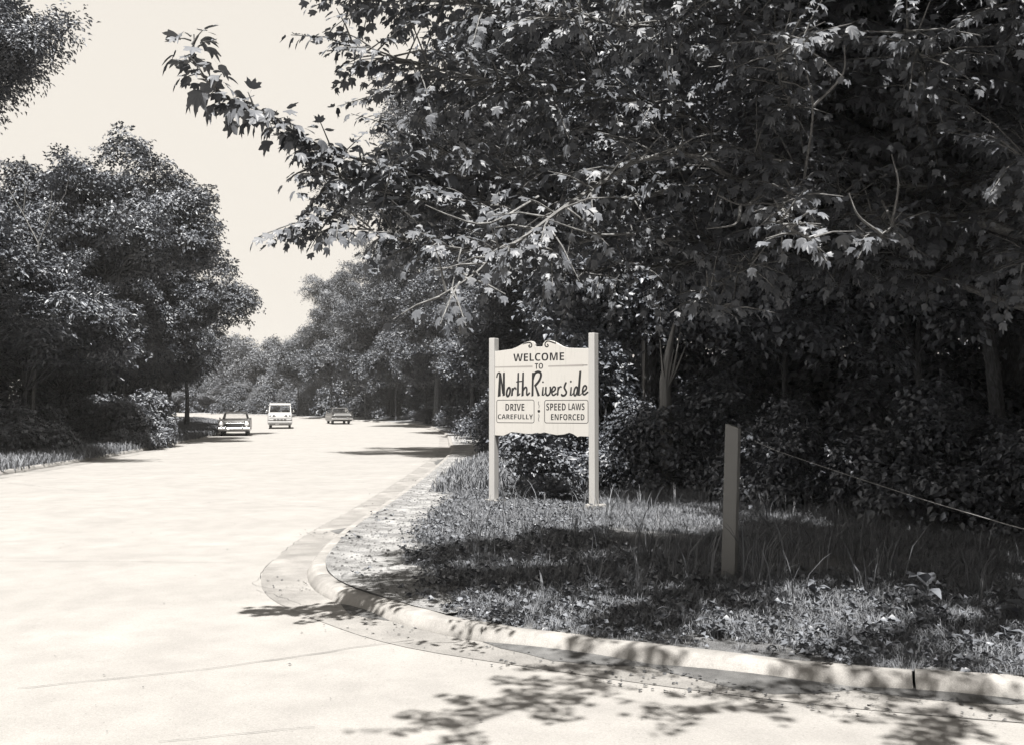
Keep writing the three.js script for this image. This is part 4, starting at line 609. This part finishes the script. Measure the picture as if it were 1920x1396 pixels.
{
  const r = RNG(101), short = [], tall = [], clover = [], far = [];
  const dirtW = (z) => z > -8.2 ? 0.05 : z > -10.2 ? lerp(0.1, 0.72, sstep(-z, 8.1, 10.2)) : z > -30 ? 0.8 : lerp(1.3, 3.4, sstep(-z, 30, 48));
  for (let i = 0; i < 60000 && short.length < 17000; i++) {
    const x = -2.5 + r() * 9.5, z = -5.6 - Math.pow(r(), 1.2) * 18, d = inRightVerge(x, z) - KW; if (d < 0.02) continue;
    const edge = x < 0.4 && z < -8 ? dirtW(z) : 0.02, q = d - edge + noise.noise(x * 1.6, z * 1.6, 3) * 0.22; if (q < 0 && r() < 0.975) continue;
    const patch = fbm(x * 0.5, z * 0.5, 8, 3); if (patch < -0.28 && r() < 0.7) continue;
    short.push([x, land(x, z, d), z, (0.75 + 0.5 * r()) * (1 + patch * 0.7) * (0.55 + 0.45 * sstep(q, 0, 0.5)), r()]);
    if (r() < 0.018 && z < -8.4 && x > -0.5) tall.push([x, land(x, z, d), z, 0.7 + r() * 0.6, r()]);
    if (r() < 0.22 && d < 3.2) clover.push([x, land(x, z, d) + 0.02, z, 0.7 + r() * 0.7, r()]);
  }
  for (let i = 0; i < 34; i++) { const x = 1.3 + r() * 2.2, z = -9.2 - r() * 1.8; tall.push([x, land(x, z, 3), z, 1.0 + r() * 0.7, r()]); }
  field('grass', tuft(1, 28, 0.12, 0.10, 0.006, 1.35), M.grass, 'rough dappled grass growing round the sign and post', short);
  field('tall_grass', tuft(2, 7, 0.06, 0.42, 0.007, 0.55), M.grass, 'tall thin grass stalks in the shade near the short post', tall);
  field('clover', makeSpray(17, 26, 0.12, 0.5, 0.04, 0.035, 0.0), M.leafPale, 'low clover and small leaves along the kerb edge', clover);
  for (let i = 0; i < 26000 && far.length < 9000; i++) { const z = -24 - r() * 90, k = cL[0] && Math.floor(r() * 3), d = 0.05 + Math.pow(r(), 1.3) * 5, i2 = iAt(cL, z), p = cL[i2].clone().addScaledVector(nL[i2], KW + d); far.push([p.x + (r() - 0.5), land(p.x, p.z, d), p.z + (r() - 0.5), 1.2 + r() * 0.9, r()]); }
  for (let i = 0; i < 6000; i++) { const z = -20 - r() * 90, i2 = iAt(cR, z), d = dirtW(z) * (0.75 + 0.3 * r()) + Math.pow(r(), 1.5) * 4, p = cR[i2].clone().addScaledVector(nR[i2], KW + d); far.push([p.x, land(p.x, p.z, d), p.z, 1.1 + r() * 0.9, r()]); }
  field('roadside_grass', tuft(3, 24, 0.2, 0.16, 0.012, 0.8), M.grass, 'short grass along both wooded roadsides farther off', far.filter(([x, , z]) => (inRightVerge(x, z) > 0.4 || inLeftVerge(x, z) > 0.3)));
  // leaf litter and soil washed into the gutters
  const bits = [], bit = finish((() => { const o = { pos: [], col: [], idx: [] }; leafQuad(o, V(0, 0, 0), V(1, 0, 0), V(0, 1, 0), 0.05, 0.035, 1, 0.07); return o; })());
  const spots = [[-2.55, -14.6, 0.3, 90], [-2.7, -25, 0.5, 60], [-2.7, -34, 0.7, 160], [-2.2, -10.2, 0.7, 60], [-0.9, -8.4, 0.5, 70], [0.1, -7.6, 0.6, 160], [1.0, -7.1, 0.6, 320], [1.7, -6.75, 0.6, 380], [2.4, -6.45, 0.6, 220], [-2.6, -19, 1.2, 60], [-2.65, -22, 1.2, 60]];
  for (const [x, z, s, n] of spots) for (let i = 0; i < n * 0.6; i++) { const g = () => (r() + r() + r() - 1.5) * s, i2 = iAt(cR, z + g(), x + g()), p = cR[i2].clone().lerp(cR[Math.min(i2 + 1, cR.length - 1)], r() * 2 - 0.5).addScaledVector(nR[i2], -0.02 - Math.pow(r(), 2.2) * 0.6); bits.push([p.x, rise(p.z) + 0.014, p.z, 0.22 + Math.pow(r(), 3) * 0.75, r()]); }
  for (let i = 0; i < 160; i++) { const x = -9 + r() * 10, z = -4 - r() * 22; if (inRightVerge(x, z) < -0.3) bits.push([x, 0.012, z, 0.25 + r() * 0.4, r()]); }
  const stones = []; for (let i = 0; i < 2600; i++) { const z = -8.3 - Math.pow(r(), 1.4) * 24, i2 = iAt(cR, z), d = 0.02 + r() * 0.85, p = cR[i2].clone().addScaledVector(nR[i2], KW + d); stones.push([p.x + (r() - 0.5) * 0.2, land(p.x, p.z, d) + 0.022, p.z + (r() - 0.5) * 0.3, 0.3 + Math.pow(r(), 3) * 1.2, r()]); }
  field('gravel', new THREE.IcosahedronGeometry(0.016, 0), M.dirt, 'small stones lying on the pale earth strip', stones.filter(([x, , z]) => inRightVerge(x, z) > KW + 0.02));
  field('leaf_litter', bit, M.leafDark, 'scattered dry leaf litter in the gutter and on the road', bits);
  // banks of dark soil in the gutter
  const bank = (i0, i1, w, seed) => { const rows = []; for (let i = i0; i <= i1; i++) { const f = Math.sin(Math.PI * (i - i0) / (i1 - i0)), ww = w * f * (0.6 + 0.8 * Math.abs(noise.noise(i * 0.8, seed, 2))) + 0.01, row = []; for (let k = 0; k <= 4; k++) { const q = 0.03 - ww * k / 4, p = cR[i].clone().addScaledVector(nR[i], q); p.y = rise(p.z) + 0.007 + 0.022 * (1 - k / 4) * f; row.push(p); } rows.push(row); } structure(mesh('gutter_soil', sheet(rows), M.wash), 'dark soil washed into the gutter by the kerb'); };
  bank(iAt(cR, -7.7, -0.2), iAt(cR, -6.9, 1.1), 0.32, 1); bank(iAt(cR, -7.0, 0.9), iAt(cR, -6.4, 2.2), 0.42, 4); bank(iAt(cR, -6.5, 2.0), iAt(cR, -6.1, 3.2), 0.25, 5); bank(iAt(cR, -9.2, -1.7), iAt(cR, -8.3, -0.9), 0.18, 6); bank(iAt(cR, -15.2), iAt(cR, -14.0), 0.3, 2); bank(iAt(cR, -36), iAt(cR, -31), 0.35, 3);
}
// broad-leaved weeds in the bottom right
{
  const lg = (() => { const o = { pos: [], col: [], idx: [] }, n = 6; for (let i = 0; i <= n; i++) { const f = i / n, w = Math.sin(Math.PI * Math.pow(f, 0.75)) * 0.27, y = 0.35 * f - 0.55 * f * f; for (const s of [-1, 0, 1]) { o.pos.push(s * w, y + Math.abs(s) * w * 0.35 + 0.02 * Math.sin(i * 2.1 + s), f); o.col.push(1, 1, 1); } if (i) for (let s = 0; s < 2; s++) { const a = (i - 1) * 3 + s; o.idx.push(a, a + 3, a + 1, a + 1, a + 3, a + 4); } } return finish(o); })();
  const r = RNG(111), mk = (x, z, s, n, label, group) => { const d = inRightVerge(x, z) - KW, t = thing('broadleaf_weed', label, 'weed', [x, land(x, z, d), z], r() * 6.28, group); mesh('stem', taper([V(0, -0.05, 0), V(0.01, s * 0.6, 0), V(0.02, s * 1.1, 0.01)], [0.006, 0.005, 0.002], 5), M.leafPale, t); for (let i = 0; i < n; i++) { const l = mesh('leaf', lg, M.leafPale, t), k = s * (0.55 + 0.5 * r()); l.scale.set(k, k, k); l.position.y = s * (0.1 + 0.95 * i / n); l.rotation.set(-0.5 + r() * 0.5, i * 2.4 + r(), 0, 'YXZ'); } return t; };
  mk(2.45, -8.5, 0.20, 7, 'broad-leaved weed in the sun patch right of the timber post');
  mk(3.2, -8.15, 0.26, 8, 'largest broad-leaved weed with a pale upright leaf near the fence wire');
  mk(3.72, -7.7, 0.22, 7, 'broad-leaved weed with drooping leaves beside the fence wire');
  for (const [x, z] of [[1.2, -7.8], [1.5, -7.5], [1.9, -7.6], [2.2, -7.2], [2.6, -7.3], [2.9, -6.9], [3.3, -7.1], [2.4, -7.8], [2.0, -8.1], [3.0, -7.6], [0.9, -8.2], [3.6, -6.9], [2.1, -6.95], [2.75, -8.0]]) mk(x + (r() - 0.5) * 0.2, z + (r() - 0.5) * 0.2, 0.09 + r() * 0.06, 6, 'small broad-leaved weed in the dappled grass behind the kerb', 'small weeds behind the kerb');
}
console.log('all done');
renderer.render(scene, camera);
